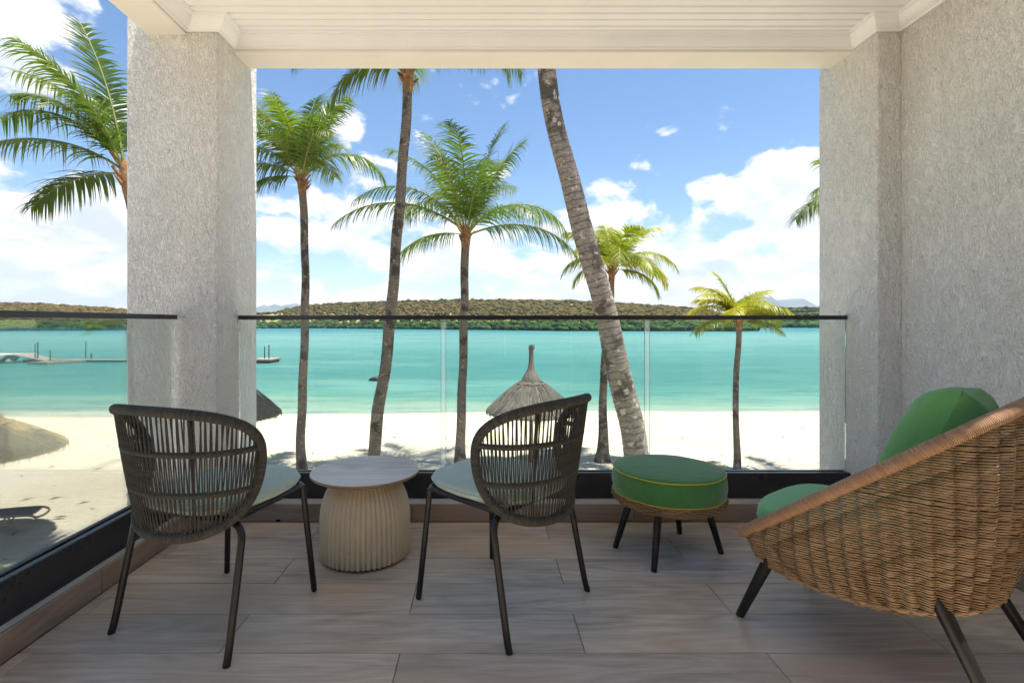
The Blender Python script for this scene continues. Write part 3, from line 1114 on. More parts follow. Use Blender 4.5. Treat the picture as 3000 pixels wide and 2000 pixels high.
# dark half disc standing for the shaded drain hole in the front skirting
dr = MB()
r0 = 0.0125
pts = [(-1.083 + r0 * math.cos(a), r0 * math.sin(a)) for a in np.linspace(0, PI, 13)]
V = [(x, FY - .0012, z + .0035) for x, z in pts] + [(x, FY + .0008, z + .0035) for x, z in pts]
n = len(pts)
dr.add(V, [tuple(range(n))[::-1], tuple(range(n, 2 * n))] + [(i, i + 1, n + i + 1, n + i) for i in range(n - 1)])
dr.build('drain_hole', M['hole_shade'], curb_f)


# stucco columns and wall (slightly rounded arrises)
def column(x0, x1, y0, y1, z0, z1, label, skirts=None):
    mb = MB()
    b = 0.012
    prof = []
    for cx, cy_, a0 in ((x1 - b, y1 - b, 0), (x0 + b, y1 - b, 90), (x0 + b, y0 + b, 180), (x1 - b, y0 + b, 270)):
        for k in range(5):
            a = R(a0 + k * 22.5)
            prof.append((cx + b * math.cos(a), cy_ + b * math.sin(a)))
    zs = np.linspace(z0, z1, 12)
    V = [(x, y, z) for z in zs for x, y in prof]
    n = len(prof)
    Fc = [(i * n + j, i * n + (j + 1) % n, (i + 1) * n + (j + 1) % n, (i + 1) * n + j) for i in range(len(zs) - 1) for j in range(n)]
    Fc += [tuple(range(n))[::-1], tuple((len(zs) - 1) * n + j for j in range(n))]
    mb.add(V, Fc)
    o = mb.build('column', M['stucco'], smooth=True, angle=40)
    tag(o, label, 'column', 'stucco balcony columns')
    return o


col_l = column(CLX0, CLX1, CF, CB, -4.2, BZ + .35, 'square rough stucco column at the corner of the two railings')
skirt_run(col_l, CF - 0.0145, CF - .001, 'x', [LX, CLX1 - .0005])
skirt_run(col_l, CLX1 + .0005, CLX1 + 0.0135, 'y', [CF - .014, FY + .012])
col_r = column(CRX, RXW + 0.18, CF, CB, -4.2, BZ + .35, 'stucco column joining the stucco side wall')
skirt_run(col_r, CF - 0.0145, CF - .001, 'x', [CRX, RXW - .014])
skirt_run(col_r, CRX - .0135, CRX - .0005, 'y', [CF - .014, FY - .001])
mb = MB()
mb.box(RXW, RXW + 0.22, BACK, CF - .002, -0.30, 2.85)
wall = mb.build('side_wall', M['stucco'])
tag(wall, 'rough white stucco side wall behind the wicker armchair', 'wall')
skirt_run(wall, RXW - 0.0135, RXW - .0005, 'y', [BACK, -0.6, 0.58, 1.76, CF - .016])

mb = MB()
mb.box(-1.70, RXW + .22, BACK - .22, BACK - .06, -0.30, 2.85)  # unseen wall added to keep light from behind off the column
rear = mb.build('added_rear_wall', M['stucco'])
tag(rear, 'unseen stucco wall with dark doors, added to block light from behind', 'wall')
for k in range(4):  # dark doors added out of view to cut bounced light
    xa = -1.45 + k * .89
    mb = MB()
    mb.bbox(xa, xa + .87, BACK - .058, BACK - .02, 0.0, 2.35, .004)
    dd = mb.build('added_door', M['dark_metal'], rear)
    mb = MB()
    mb.bbox(xa + .06, xa + .81, BACK - .0195, BACK - .012, 0.08, 2.28, .002)
    mb.build('added_pane', M['added_glass'], dd)

# beams
mb = MB()
mb.bbox(CLX1 - .1, CRX + .1, 2.80, 2.985, BZ, 2.85, 0.004)
tag(mb.build('beam', M['cream']), 'cream beam above the front glass railing', 'beam')
mb = MB()
mb.bbox(-1.715, -1.515, ROOF, CF + .1, BZ, 2.85, 0.004)
tag(mb.build('beam', M['cream']), 'cream beam above the side glass railing', 'beam')

# ceiling
mb = MB()
mb.box(-1.515 + .001, RXW + .2, ROOF, 2.80 - .001, 2.66, 2.85)
ceil = mb.build('ceiling', M['cream'])
tag(ceil, 'cream boarded balcony ceiling', None, kind='structure')
bw = 0.0565
y = 2.795
bmsh = None
while y - bw > ROOF:
    if bmsh is None:
        mb = MB()
        mb.bbox(-1.51, RXW - .003, -bw / 2 + .0046, bw / 2 - .0046, 0, 0.03, 0.003)
        bmsh = mb.mesh('ceiling_board', M['board'])
    link('ceiling_board', bmsh, ceil, (0, y - bw / 2, CZ + random.uniform(-.0006, .0006)))
    y -= bw
mb = MB()
mb.box(-1.51, RXW - .003, ROOF, 2.797, CZ + .021, 2.66)
mb.build('board_backing', M['board'], ceil)
# crown moulding swept round the edge
prof = [(0.0, 0.0), (0.014, 0.0), (0.016, 0.008), (0.030, 0.014), (0.044, 0.024), (0.056, 0.037), (0.062, 0.048), (0.070, 0.048), (0.070, 0.053), (0.080, 0.053), (0.080, 0.0625), (0.0, 0.0625)]
MZ = CZ - 0.060
path = [(-1.515, ROOF), (-1.515, CF), (CLX1, CF), (CLX1, 2.80), (CRX, 2.80), (CRX, CF), (RXW, CF), (RXW, ROOF)]


def offset_path(path, d):
    res = []
    n = len(path)
    for i in range(n):
        p = np.array(path[i])
        ns = []
        for a, b in ((i - 1, i), (i, i + 1)):
            if a < 0 or b >= n:
                continue
            e = np.array(path[b]) - np.array(path[a])
            e /= np.linalg.norm(e)
            ns.append(np.array([e[1], -e[0]]))
        if len(ns) == 1:
            res.append(p + ns[0] * d)
        else:
            res.append(p + (ns[0] + ns[1]) * d)
    return res


rings = [[(*q_, MZ + z) for q_ in offset_path(path, d + 0.0015)] for d, z in prof]
for i in range(len(path) - 1):
    mb = MB()
    G = np.array([[r_[i], r_[i + 1]] for r_ in rings])
    mb.grid(G)
    mb.build('crown_moulding', M['board'], ceil)

# ---------------------------------------------------------------- glass railings
GLY, GLX = 2.872, -1.567
rail_f = thing('glass_railing', 'frameless glass railing facing the lagoon with dark base channel and handrail', 'railing', (0, 0, 0), 0)
rail_l = thing('glass_railing', 'frameless glass railing along the open side, ending at the corner column', 'railing', (0, 0, 0), 0)


def channel(parent, a, b, axis_, c):
    """U-shaped base shoe with a slot for the glass"""
    h0, h1 = 0.0955, 0.2355
    w_, wt = 0.024, 0.014
    # profile (across, z)
    pr = [(-w_ - .010, h0), (w_ + .010, h0), (w_ + .010, h1 - .003), (w_ + .007, h1), (0.0095, h1), (0.0095, h1 - .03), (-0.0095, h1 - .03), (-0.0095, h1), (-w_ - .007, h1), (-w_ - .010, h1 - .003)]
    n = len(pr)
    V = []
    for e in (a, b):
        for x, z in pr:
            V.append((e, c + x, z) if axis_ == 'x' else (c + x, e, z))
    Fc = [(j, (j + 1) % n, n + (j + 1) % n, n + j) for j in range(n)]
    # end caps split into convex pieces
    for o_ in (0, n):
        Fc += [(o_ + 0, o_ + 1, o_ + 5, o_ + 6), (o_ + 1, o_ + 2, o_ + 3, o_ + 4, o_ + 5), (o_ + 0, o_ + 6, o_ + 7, o_ + 8, o_ + 9)]
    mb = MB()
    mb.add(V, Fc)
    return mb.build('base_channel', M['dark_metal'], parent)


channel(rail_f, CLX1 + .004, CRX - .004, 'x', GLY - .018)
mb = MB()      # rounded end plate against the column
mb.bbox(CRX - .05, CRX - .002, GLY - .018 - .042, GLY - .018 - .034, 0.0965, 0.2345, 0.014)
mb.build('end_cap', M['dark_metal'], rail_f)
channel(rail_l, BACK, CF - .002, 'y', GLX)
for a, b in ((-1.346, -.2245), (-.1965, .909), (.938, 2.030)):
    mb = MB()
    mb.bbox(a, b, GLY - .024, GLY - .012, 0.207, 1.078, 0.0012)
    mb.build('glass_panel', M['glass'], rail_f)
for a, b in ((BACK + .02, 0.18), (0.205, 1.36), (1.385, CF - .03)):
    mb = MB()
    mb.bbox(GLX - .006, GLX + .006, a, b, 0.207, 1.078, 0.0012)
    mb.build('glass_panel', M['glass'], rail_l)
M['seal'] = bpy.data.materials.new('clear_joint_seal')
M['seal'].use_nodes = True
t = NT(M['seal'].node_tree)
t.n.clear()
out = t.node('ShaderNodeOutputMaterial')
tr = t.node('ShaderNodeBsdfTransparent')
df = t.node('ShaderNodeBsdfTranslucent')
df.inputs[0].default_value = (.85, .88, .86, 1)
mx = t.node('ShaderNodeMixShader')
tcn = t.node('ShaderNodeTexCoord')
t.put(mx.inputs[0], t.maprange(t.noise(tcn.outputs['Object'], 6, 3),   .3, .7, .12, .22))
t.l.new(tr.outputs[0], mx.inputs[1])
t.l.new(df.outputs[0], mx.inputs[2])
t.l.new(mx.outputs[0], out.inputs[0])
M['glassedge'] = simple('polished_glass_edge', (0.30, 0.40, 0.36), 0.3, var=0.05)
for a, b in ((-.2235, -.1975), (.910, .937)):
    mb = MB()
    mb.box(a, b, GLY - .020, GLY - .016, 0.21, 1.077)
    sl = mb.build('joint_seal', M['seal'], rail_f)
    for e in (a - .0015, b - .0005):
        mb = MB()
        mb.box(e, e + .0014, GLY - .0255, GLY - .0225, 0.237, 1.077)
        mb.build('glass_edge', M['glassedge'], sl)
mb = MB()
mb.bbox(-1.348, 2.032, GLY - .032, GLY - .004, 1.079, 1.1025, 0.002)
mb.build('handrail', M['dark_metal'], rail_f)
mb = MB()
mb.bbox(GLX - .014, GLX + .014, BACK, CF - .012, 1.079, 1.1025, 0.002)
mb.build('handrail', M['dark_metal'], rail_l)


# ================================================================== ROPE CHAIRS
def sp(c, p):
    return math.copysign(abs(c) ** p, c)


PHM = R(91)


def shell(phi, t, out=0.0):
    A = 0.218 + 0.074 * t ** 0.85 + out
    B = 0.165 + 0.062 * t + out
    yc = -0.095
    return np.array([A * math.sin(phi), yc - B * math.cos(phi), 0.375 + 0.415 * t])


PEX = 0.86


def rim_t(phi):
    c = min(1.0, abs(phi) / PHM) ** (1 / PEX)
    s = math.sqrt(max(0, 1 - c * c)) ** PEX
    return 0.5 - 0.5 * s, 0.5 + 0.5 * s


def rope_chair(label, loc, d, group):
    c = thing('rope_chair', label, 'chair', loc, math.atan2(-d[0], d[1]), group)
    if 'front' not in CH:
        # frame
        mb = MB()
        rr = []
        corners = [(-.195, .215), (.195, .215), (.215, -.17), (-.215, -.17)]
        # rounded loop
        loop = []
        cr = 0.05
        for i in range(4):
            p0, p1, p2 = [np.array(corners[(i + k) % 4]) for k in (-1, 0, 1)]
            e0 = (p0 - p1) / np.linalg.norm(p0 - p1)
            e1 = (p2 - p1) / np.linalg.norm(p2 - p1)
            for s in np.linspace(0, 1, 7):
                loop.append((*((1 - s) ** 2 * (p1 + e0 * cr) + 2 * s * (1 - s) * p1 + s * s * (p1 + e1 * cr)), 0.424))
        mb.tube(loop, 0.0105, 10, closed=True)
        CH['frame'] = mb.mesh('seat_frame', M['black_metal'], True)
        # seat pan bars under the cushion
        mb = MB()
        for yb in (-.09, .03, .14):
            mb.tube([(-.2, yb, .428), (.2, yb, .428)], 0.006, 6)
        CH['bars'] = mb.mesh('seat_support', M['black_metal'], True)
        for s, nm in ((-1, 'front'), (1, 'front2')):
            mb = MB()
            mb.tube([(s * .187, .207, .422), (s * .206, .220, .2), (s * .2225, .232, 0.006), (s * .223, .2325, 0.0)], [.0115, .0115, .0115, .0095], 12)
            CH[nm] = mb.mesh('leg', M['black_metal'], True, 50)
            mb = MB()
            pts = catmull([(s * .0, -.140, .405), (s * .15, -.142, .405), (s * .205, -.146, .402), (s * .236, -.153, .375), (s * .243, -.168, .30), (s * .2515, -.216, .06), (s * .254, -.230, 0.006), (s * .2542, -.231, 0)], 6)
            mb.tube(pts, 0.0118, 12)
            CH[nm + 'b'] = mb.mesh('leg', M['black_metal'], True, 50)
        # cushion
        G = []
        nn = 48
        mb = MB()
        outl = []
        for k in range(nn):
            a = 2 * PI * k / nn
            x = 0.222 * sp(math.cos(a), .62)
            y = 0.02 + 0.245 * sp(math.sin(a), .62)
            x *= 1 - 0.10 * (y - 0.02) / 0.245 if y > 0.02 else 1 - 0.06 * (0.02 - y) / .245
            outl.append((x, y))
        lay = [(0.90, 0.437), (0.975, 0.439), (1.0, 0.450), (1.0, 0.458), (0.975, 0.470), (0.90, 0.478), (0.7, 0.4835), (0.45, 0.4855), (0.2, 0.486), (0.02, 0.486)]
        V = [(x * s, 0.02 + (y - 0.02) * s, z + 0.004 * math.sin(9 * x) * math.sin(8 * y) * (z > .475)) for s, z in lay for x, y in outl]
        Fc = [(i * nn + j, i * nn + (j + 1) % nn, (i + 1) * nn + (j + 1) % nn, (i + 1) * nn + j) for i in range(len(lay) - 1) for j in range(nn)]
        Fc += [tuple(range(nn))[::-1], tuple((len(lay) - 1) * nn + j for j in range(nn))]
        mb.add(V, Fc)
        CH['cushion'] = mb.mesh('seat_cushion', M['sage'], True)
        mb = MB()
        mb.tube([(x * 1.004, 0.02 + (y - .02) * 1.004, 0.4545) for x, y in outl], 0.0032, 6, closed=True)
        CH['piping'] = mb.mesh('piping', M['sage'], True)
        # back rim
        mb = MB()
        pts = []
        for k in range(120):
            th = 2 * PI * k / 120
            pts.append(shell(PHM * sp(math.cos(th), PEX), .5 + .5 * sp(math.sin(th), PEX)))
        # even spacing
        P_ = np.array(pts + [pts[0]])
        L_ = np.concatenate([[0], np.cumsum(np.linalg.norm(np.diff(P_, axis=0), axis=1))])
        ss = np.linspace(0, L_[-1], 121)[:-1]
        P_ = np.stack([np.interp(ss, L_, P_[:, i]) for i in range(3)], 1)
        for _ in range(2):
            P_ = (np.roll(P_, 1, 0) + 2 * P_ + np.roll(P_, -1, 0)) / 4
        mb.tube(P_, 0.0168, 12, closed=True)
        CH['rim'] = mb.mesh('backrest', M['rope'], True)
        CH['bands'] = []
        for tt in (0.345, 0.665):
            ph = [p_ for p_ in np.linspace(-PHM, PHM, 80) if rim_t(p_)[0] < tt < rim_t(p_)[1]]
            mb = MB()
            mb.tube([shell(p_, tt, -0.001) for p_ in ph], 0.0100, 8)
            CH['bands'].append(mb.mesh('rope_band', M['rope'], True))
        CH['ribs'] = []
        for ph in (-R(34), R(34)):
            a, b = rim_t(ph)
            mb = MB()
            mb.tube([shell(ph, t_, -.006) for t_ in np.linspace(a, b, 10)], 0.0055, 6)
            CH['ribs'].append(mb.mesh('back_rib', M['black_metal'], True))
        CH['strands'] = []
        NS = 102
        r2 = random.Random(3)
        for k in range(NS):
            ph = -PHM * 0.975 + 2 * PHM * 0.975 * (k + .5) / NS
            a, b = rim_t(ph)
            if b - a < .06:
                continue
            tilt = R(1.2) * (1 if k % 2 else -1) + R(r2.uniform(-.8, .8))
            pts = []
            for t_ in np.linspace(a, b, 8):
                e = (t_ - a) / (b - a)
                o_ = 0.0045 + 0.003 * math.sin(PI * e)
                pts.append(shell(ph + tilt * (e - .5) * 2, t_, o_ - .002))
            mb = MB()
            mb.tube(pts, 0.0025, 5, caps=False)
            CH['strands'].append(mb.mesh('rope_strand', M['strand'], True))
    for k in ('front', 'front2', 'frontb', 'front2b'):
        link('leg', CH[k], c)
    fr_ = link('seat_frame', CH['frame'], c)
    link('seat_support', CH['bars'], fr_)
    cu = link('seat_cushion', CH['cushion'], c)
    link('piping', CH['piping'], cu)
    b_ = link('backrest', CH['rim'], c)
    for m_ in CH['bands']:
        link('rope_band', m_, b_)
    for m_ in CH['ribs']:
        link('back_rib', m_, b_)
    for m_ in CH['strands']:
        link('rope_strand', m_, b_)
    return c


CH = {}
rope_chair('grey rope-back chair in the corner beside the stucco column and side railing', (-0.95, 1.886, 0), (.335, .942), 'rope-back chairs at the side table')
rope_chair('grey rope-back chair between the ribbed side table and the green stool', (0.08, 1.99, 0), (-.759, .651), 'rope-back chairs at the side table')

# ================================================================== SIDE TABLE
tb = thing('side_table', 'round side table with a fluted dome base and grey wood top', 'table', (-0.535, 2.367, 0))
NF = 54


def flute(th, i):
    return 1 + 0.044 * (abs(math.cos(NF * th / 2)) ** 0.7 - .6)


mb = MB()
prof = [(.192, .008)] + [(.2005, z) for z in (.012, .06, .12, .17)]
for k in range(1, 13):
    a = k / 12 * PI / 2 * 0.86
    prof.append((.075 + .1255 * math.cos(a), .17 + .198 * math.sin(a) / math.sin(PI / 2 * .86)))
mb.lathe(prof, NF * 6, flute)
mb.build('fluted_base', M['fluted'], tb, smooth=True, angle=60)
mb = MB()
mb.lathe([(.185, 0), (.187, .009)], 48)  # dark ring stands in for the shadow gap under the base
mb.build('shadow_gap_ring', M['hole_shade'], tb)
mb = MB()
mb.lathe([(.225, .3665), (.240, .369), (.246, .375), (.246, .380), (.2445, .383)], 72, cap0=True, cap1=False)
top = mb.build('table_top', M['tableedge'], tb, smooth=True, angle=40)
mb = MB()
mb.lathe([(.2445, .383), (.2435, .3845), (.12, .3846), (.001, .3846)], 72, cap0=False)
mb.build('top_veneer', M['tabletop'], top)

# ================================================================== GREEN STOOL
st = thing('footstool', 'round green upholstered stool with yellow piping and a wicker base', 'stool', (0.869, 2.385, 0))
mb = MB()
zb, zt, RS = 0.281, 0.386, 0.249
prof = [(.215, zb - .006), (.238, zb - .003), (.2455, zb + .006)]
for k in range(1, 8):
    e = k / 8
    prof.append((.2455 + .0075 * math.sin(PI * e), zb + .006 + (zt - zb - .012) * e))
prof += [(.2455, zt - .006), (.241, zt + .001), (.225, zt + .006), (.18, zt + .011), (.12, zt + .014), (.05, zt + .0155), (.001, zt + .016)]
mb.lathe(prof, 96, lambda th, i: 1 + 0.004 * math.sin(5 * th + i) * (2 < i < 12) + .003 * math.sin(13 * th + 2))
seat = mb.build('cushion', M['green'], st, smooth=True)
for z_, nm in ((zt - .0015, 'piping'), (zb + .002, 'piping')):
    mb = MB()
    mb.tube([(.2465 * math.cos(a), .2465 * math.sin(a), z_ + 0.0008 * math.sin(7 * a)) for a in np.linspace(0, 2 * PI, 90)[:-1]], .0028, 8, closed=True)
    mb.build(nm, M['yellow'], seat, smooth=True)
mb = MB()
for a in (R(232),):
    rad_ = [.2475, .2525, .2545, .2525, .2475]
    mb.tube([(r_ * math.cos(a), r_ * math.sin(a), zb + .006 + (zt - zb - .012) * e) for r_, e in zip(rad_, (0, .25, .5, .75, 1))], .0014, 5)
mb.build('seam', M['green'], seat)
wk = MB()
for k, (r_, z_) in enumerate([(.247, .2765), (.2495, .269), (.2495, .2610), (.247, .2535), (.242, .2465), (.234, .241), (.222, .2375)]):
    ph = (k % 2) * PI
    pts = [((r_ + .0035 * math.sin(30 * a + ph)) * math.cos(a), (r_ + .0035 * math.sin(30 * a + ph)) * math.sin(a), z_ + .0016 * math.sin(11 * a + k)) for a in np.linspace(0, 2 * PI, 361)[:-1]]
    wk.tube(pts, .0043, 6, closed=True)
wb = wk.build('wicker_base', M['wicker'], st, smooth=True)
mb = MB()
mb.lathe([(.232, .274), (.238, .262), (.231, .247), (.2, .239), (.05, .238)], 48, cap0=True)
mb.build('base_panel', M['stake'], wb)
for ang in (171, 236.5, 56.5, -6):
    a = R(ang)
    mb = MB()
    ca, sa = math.cos(a), math.sin(a)
    mb.tube([(.165 * ca, .165 * sa, .247), (.2365 * ca, .2365 * sa, .007), (.238 * ca, .238 * sa, 0)], [.0185, .0125, .0115], 16)
    mb.build('leg', M['blackwood'], st, smooth=True, angle=50)

# ================================================================== WICKER ARMCHAIR
LD = (-.58, .8146)
LC = (1.361, 1.711, 0)
lc = thing('wicker_armchair', 'low wicker armchair with cane wrapped rim and light green seat', 'armchair', LC, math.atan2(-LD[0], LD[1]))
half = [(x, y, .317 + .780 * (.34 - y)) for x, y in ((0.272, 0.340), (0.296, 0.26), (0.311, 0.10), (0.307, -.07), (0.280, -.19), (0.222, -.278), (0.135, -.322), (0.045, -.337))]
botm = [(0.268, 0.332, 0.304), (0.262, 0.275, 0.228), (0.250, 0.09, 0.200), (0.240, -.08, 0.222), (0.220, -.185, 0.250), (0.168, -.243, 0.266), (0.10, -.268, .275), (0.035, -.276, .277)]
rim_pts = [(-x, y, z) for x, y, z in half] + [(x, y, z) for x, y, z in half[::-1]]
bot_pts = [(-x, y, z) for x, y, z in botm] + [(x, y, z) for x, y, z in botm[::-1]]
NSUB = 24
RIMC = catmull(rim_pts, NSUB)
BOTC = catmull(bot_pts, NSUB)
front = catmull([(.272, .340, .317), (.250, .354, .309), (.13, .360, .306), (0, .362, .306), (-.13, .360, .306), (-.250, .354, .309), (-.272, .340, .317)], 8)
ring = np.concatenate([RIMC[::4], front[1:-1]])
mb = MB()
mb.tube(ring, 0.0195, 14, closed=True)
rimo = mb.build('cane_rim', M['canewrap'], lc, smooth=True)
Lr = np.concatenate([[0], np.cumsum(np.linalg.norm(np.diff((RIMC + BOTC) / 2, axis=0), axis=1))])
LT = Lr[-1]
NCOL = 36
wk = MB()
ss = np.linspace(0, LT, NCOL * 6 + 1)


def wsurf(s, z, bulge=0.0):
    rp = np.array([np.interp(s, Lr, RIMC[:, i]) for i in range(3)])
    bp = np.array([np.interp(s, Lr, BOTC[:, i]) for i in range(3)])
    e = np.clip((z - bp[2]) / max(1e-4, rp[2] - bp[2]), -.05, 1.0)
    f = max(0.0, e) ** 0.72
    pt = bp + (rp - bp) * f
    pt[2] = z
    nrm = np.array([pt[0], pt[1] + 0.02, 0])
    nrm /= np.linalg.norm(nrm) + 1e-9
    return pt + nrm * (bulge + 0.012 * math.sin(PI * max(0, min(1, e))))


rz = np.array([[np.interp(s, Lr, BOTC[:, 2]), np.interp(s, Lr, RIMC[:, 2])] for s in ss])
r3 = random.Random(5)
rowz = 0.200
while rowz < 0.848:
    ok = np.where((rz[:, 0] - .010 < rowz) & (rz[:, 1] - 0.004 > rowz))[0]
    if len(ok) > 4:
        segs = np.split(ok, np.where(np.diff(ok) > 1)[0] + 1)
        for sg in segs:
            if len(sg) < 4:
                continue
            pts = []
            jt = r3.uniform(-.0012, .0012)
            for i in sg:
                s = ss[i]
                col_ = s / LT * NCOL
                amp = 0.0088
                z_ = rowz + jt + 0.0022 * math.sin(s * 7.3 + rowz * 9) + 0.0016 * math.cos(2 * PI * col_)
                pts.append(wsurf(s, z_, amp * math.cos(2 * PI * col_) + r3.uniform(-.0006, .0006)))
            wk.tube(pts, 0.0034, 5, caps=True)
    rowz += 0.0076
basket = wk.build('wicker_shell', M['wicker'], lc, smooth=True, kind='stuff')
for k in range(NCOL + 1):
    s = LT * k / NCOL
    s = min(s, LT * .999)
    zb_, zr_ = np.interp(s, Lr, BOTC[:, 2]), np.interp(s, Lr, RIMC[:, 2])
    if zr_ - zb_ < .03:
        continue
    mb = MB()
    mb.tube([wsurf(s, z_, 0.0005) for z_ in np.linspace(zb_, zr_, 9)], 0.0030, 5)
    mb.build('wicker_stake', M['stake'], basket, smooth=True)
# bottom rim and underside
mb = MB()
mb.tube(np.concatenate([BOTC[::6], [(0.2, .342, .300), (0, .350, .298), (-.2, .342, .300)]]), 0.008, 8, closed=True)
mb.build('bottom_rim', M['wicker'], lc, smooth=True)
mb = MB()
nq = len(BOTC[::6])
half_n = nq // 2
Lp = BOTC[::6][:half_n]
Rp = BOTC[::6][::-1][:half_n]
G = np.array([[l + (r_ - l) * e + np.array([0, 0, -.006 * math.sin(PI * e) + .006]) for e in np.linspace(0, 1, 9)] for l, r_ in zip(Lp, Rp)])
mb.grid(G)
mb.build('underside', M['stake'], lc, smooth=True)
mb = MB()
G = np.array([[np.array([x, .338 + .02 * (1 - (x / .29) ** 2), z]) for z in (.300, .3085)] for x in np.linspace(-.285, .285, 12)])
mb.grid(G)
mb.build('front_apron', M['wicker'], lc)
# legs
for sx in (-1, 1):
    mb = MB()
    mb.tube([(sx * .250, .255, .265), (sx * .2578, .3630, .008), (sx * .258, .366, 0)], [.021, .0145, .013], 16)
    mb.build('leg', M['blackwood'], lc, smooth=True, angle=50)
    mb = MB()
    mb.tube([(sx * .212, -.165, .30), (sx * .2590, -.317, .008), (sx * .26, -.320, 0)], [.021, .0145, .013], 16)
    mb.build('leg', M['blackwood'], lc, smooth=True, angle=50)


# seat cushion: rounded wedge
def cushion_mesh(outl, lay, cx, cy_, tilt):
    n = len(outl)
    V = []
    for s, z in lay:
        sx_ = s * (0.80 + 0.20 * min(1, max(0, (z - .262) / .11)))
        for x, y in outl:
            X_, Y_ = cx + (x - cx) * sx_, cy_ + (y - cy_) * (s if y > cy_ else sx_)
            V.append((X_, Y_, z + tilt * (Y_ - cy_)))
    Fc = [(i * n + j, i * n + (j + 1) % n, (i + 1) * n + (j + 1) % n, (i + 1) * n + j) for i in range(len(lay) - 1) for j in range(n)]
    Fc += [tuple(range(n))[::-1], tuple((len(lay) - 1) * n + j for j in range(n))]
    mb = MB()
    mb.add(V, Fc)
    return mb


outl = []
for k in range(72):
    a = 2 * PI * k / 72
    x = 0.262 * sp(math.cos(a), .60)
    y = 0.085 + 0.285 * sp(math.sin(a), .55)
    if y < 0.06:
        x *= 1 - 0.12 * (0.06 - y) / .325
    outl.append((x, y))
lay = [(.86, .262), (.94, .266), (.975, .28), (.992, .305), (1.0, .335), (1.0, .36), (.985, .382), (.95, .398), (.88, .409), (.7, .420), (.45, .426), (.2, .428), (.03, .428)]
cu = cushion_mesh(outl, lay, 0, .085, 0.03).build('seat_cushion', M['mint'], lc, smooth=True)
mb = MB()
mb.tube([(x * .958, .085 + (y - .085) * (1.003 if y > .085 else .96), .3475 + .03 * (y - .085)) for x, y in outl], .003, 6, closed=True)
mb.build('piping', M['mint'], cu, smooth=True)

# pillow (lies in the armchair: a thing of its own)
ng = 34
g = np.linspace(-1, 1, ng)
A_, B_ = np.meshgrid(g, g, indexing='ij')
pin = 1 - 0.11 * (1 - B_ ** 2)
pin2 = 1 - 0.11 * (1 - A_ ** 2)
th = 0.115 * ((1 - A_ ** 4).clip(0) * (1 - B_ ** 4).clip(0)) ** 0.42
wr = 0.014 * (fbm2(A_ * 2.2 + 5, B_ * 2.2 + 3, 3, 2) - .5) + 0.006 * np.sin(7 * np.arctan2(B_, A_)) * (A_ ** 2 + B_ ** 2).clip(0, 1.6) * .5
HS_ = 0.222
X_ = A_ * HS_ * pin
Z_ = B_ * HS_ * pin2
mask_ = (th > 1e-4)
Fg = np.stack([X_, th + wr * mask_, Z_], -1)
Bg = np.stack([X_, -th * .9 + wr * mask_, Z_], -1)
pm = MB()
pm.grid(Fg)
pm.grid(Bg[:, ::-1])
pil = pm.build('pillow', M['pillow'], smooth=True)
tag(pil, 'leaf green square scatter pillow leaning in the wicker armchair', 'pillow')
dv, rv = Vector((LD[0], LD[1], 0)), Vector((LD[1], -LD[0], 0))
cpos = Vector(LC) + dv * -0.125 + rv * 0.02 + Vector((0, 0, 0.652))
pil.matrix_world = Matrix.Translation(cpos) @ Matrix.Rotation(math.atan2(-LD[0], LD[1]) + R(4), 4, 'Z') @ Matrix.Rotation(R(20), 4, 'X') @ Matrix.Rotation(R(4), 4, 'Y')

# ================================================================== PALMS
M['leaf'] = mat_leaf('palm_leaf', (0.030, 0.072, 0.012), (0.095, 0.145, 0.018), (1.6, 1.7, .7), (0.24, 0.21, 0.03))
M['leafy'] = mat_leaf('palm_leaf_yellow', (0.15, 0.20, 0.018), (0.31, 0.31, 0.022), (1.5, 1.5, .7), (0.45, 0.36, 0.03))
M['leafdead'] = mat_leaf('palm_leaf_dry', (0.16, 0.10, 0.035), (0.24, 0.16, 0.05), (1.2, 1.1, .8), (0.2, 0.13, 0.05))
M['trunk'] = mat_trunk('palm_trunk', (0.080, 0.062, 0.047), (0.19, 0.158, 0.125), 13.0, .7)
M['trunkbig'] = mat_trunk('palm_trunk_big', (0.115, 0.092, 0.074), (0.30, 0.26, 0.215), 8.0, 0.9)
M['boot'] = simple('palm_fibre', (0.20, 0.10, 0.04), 0.9, var=0.5, vscale=9, bump=(18, .8, .03))
M['rachis'] = simple('palm_rib', (0.30, 0.26, 0.045), 0.5, var=0.2, vscale=6)
M['rachisg'] = simple('palm_rib_green', (0.15, 0.17, 0.03), 0.5, var=0.2, vscale=6)


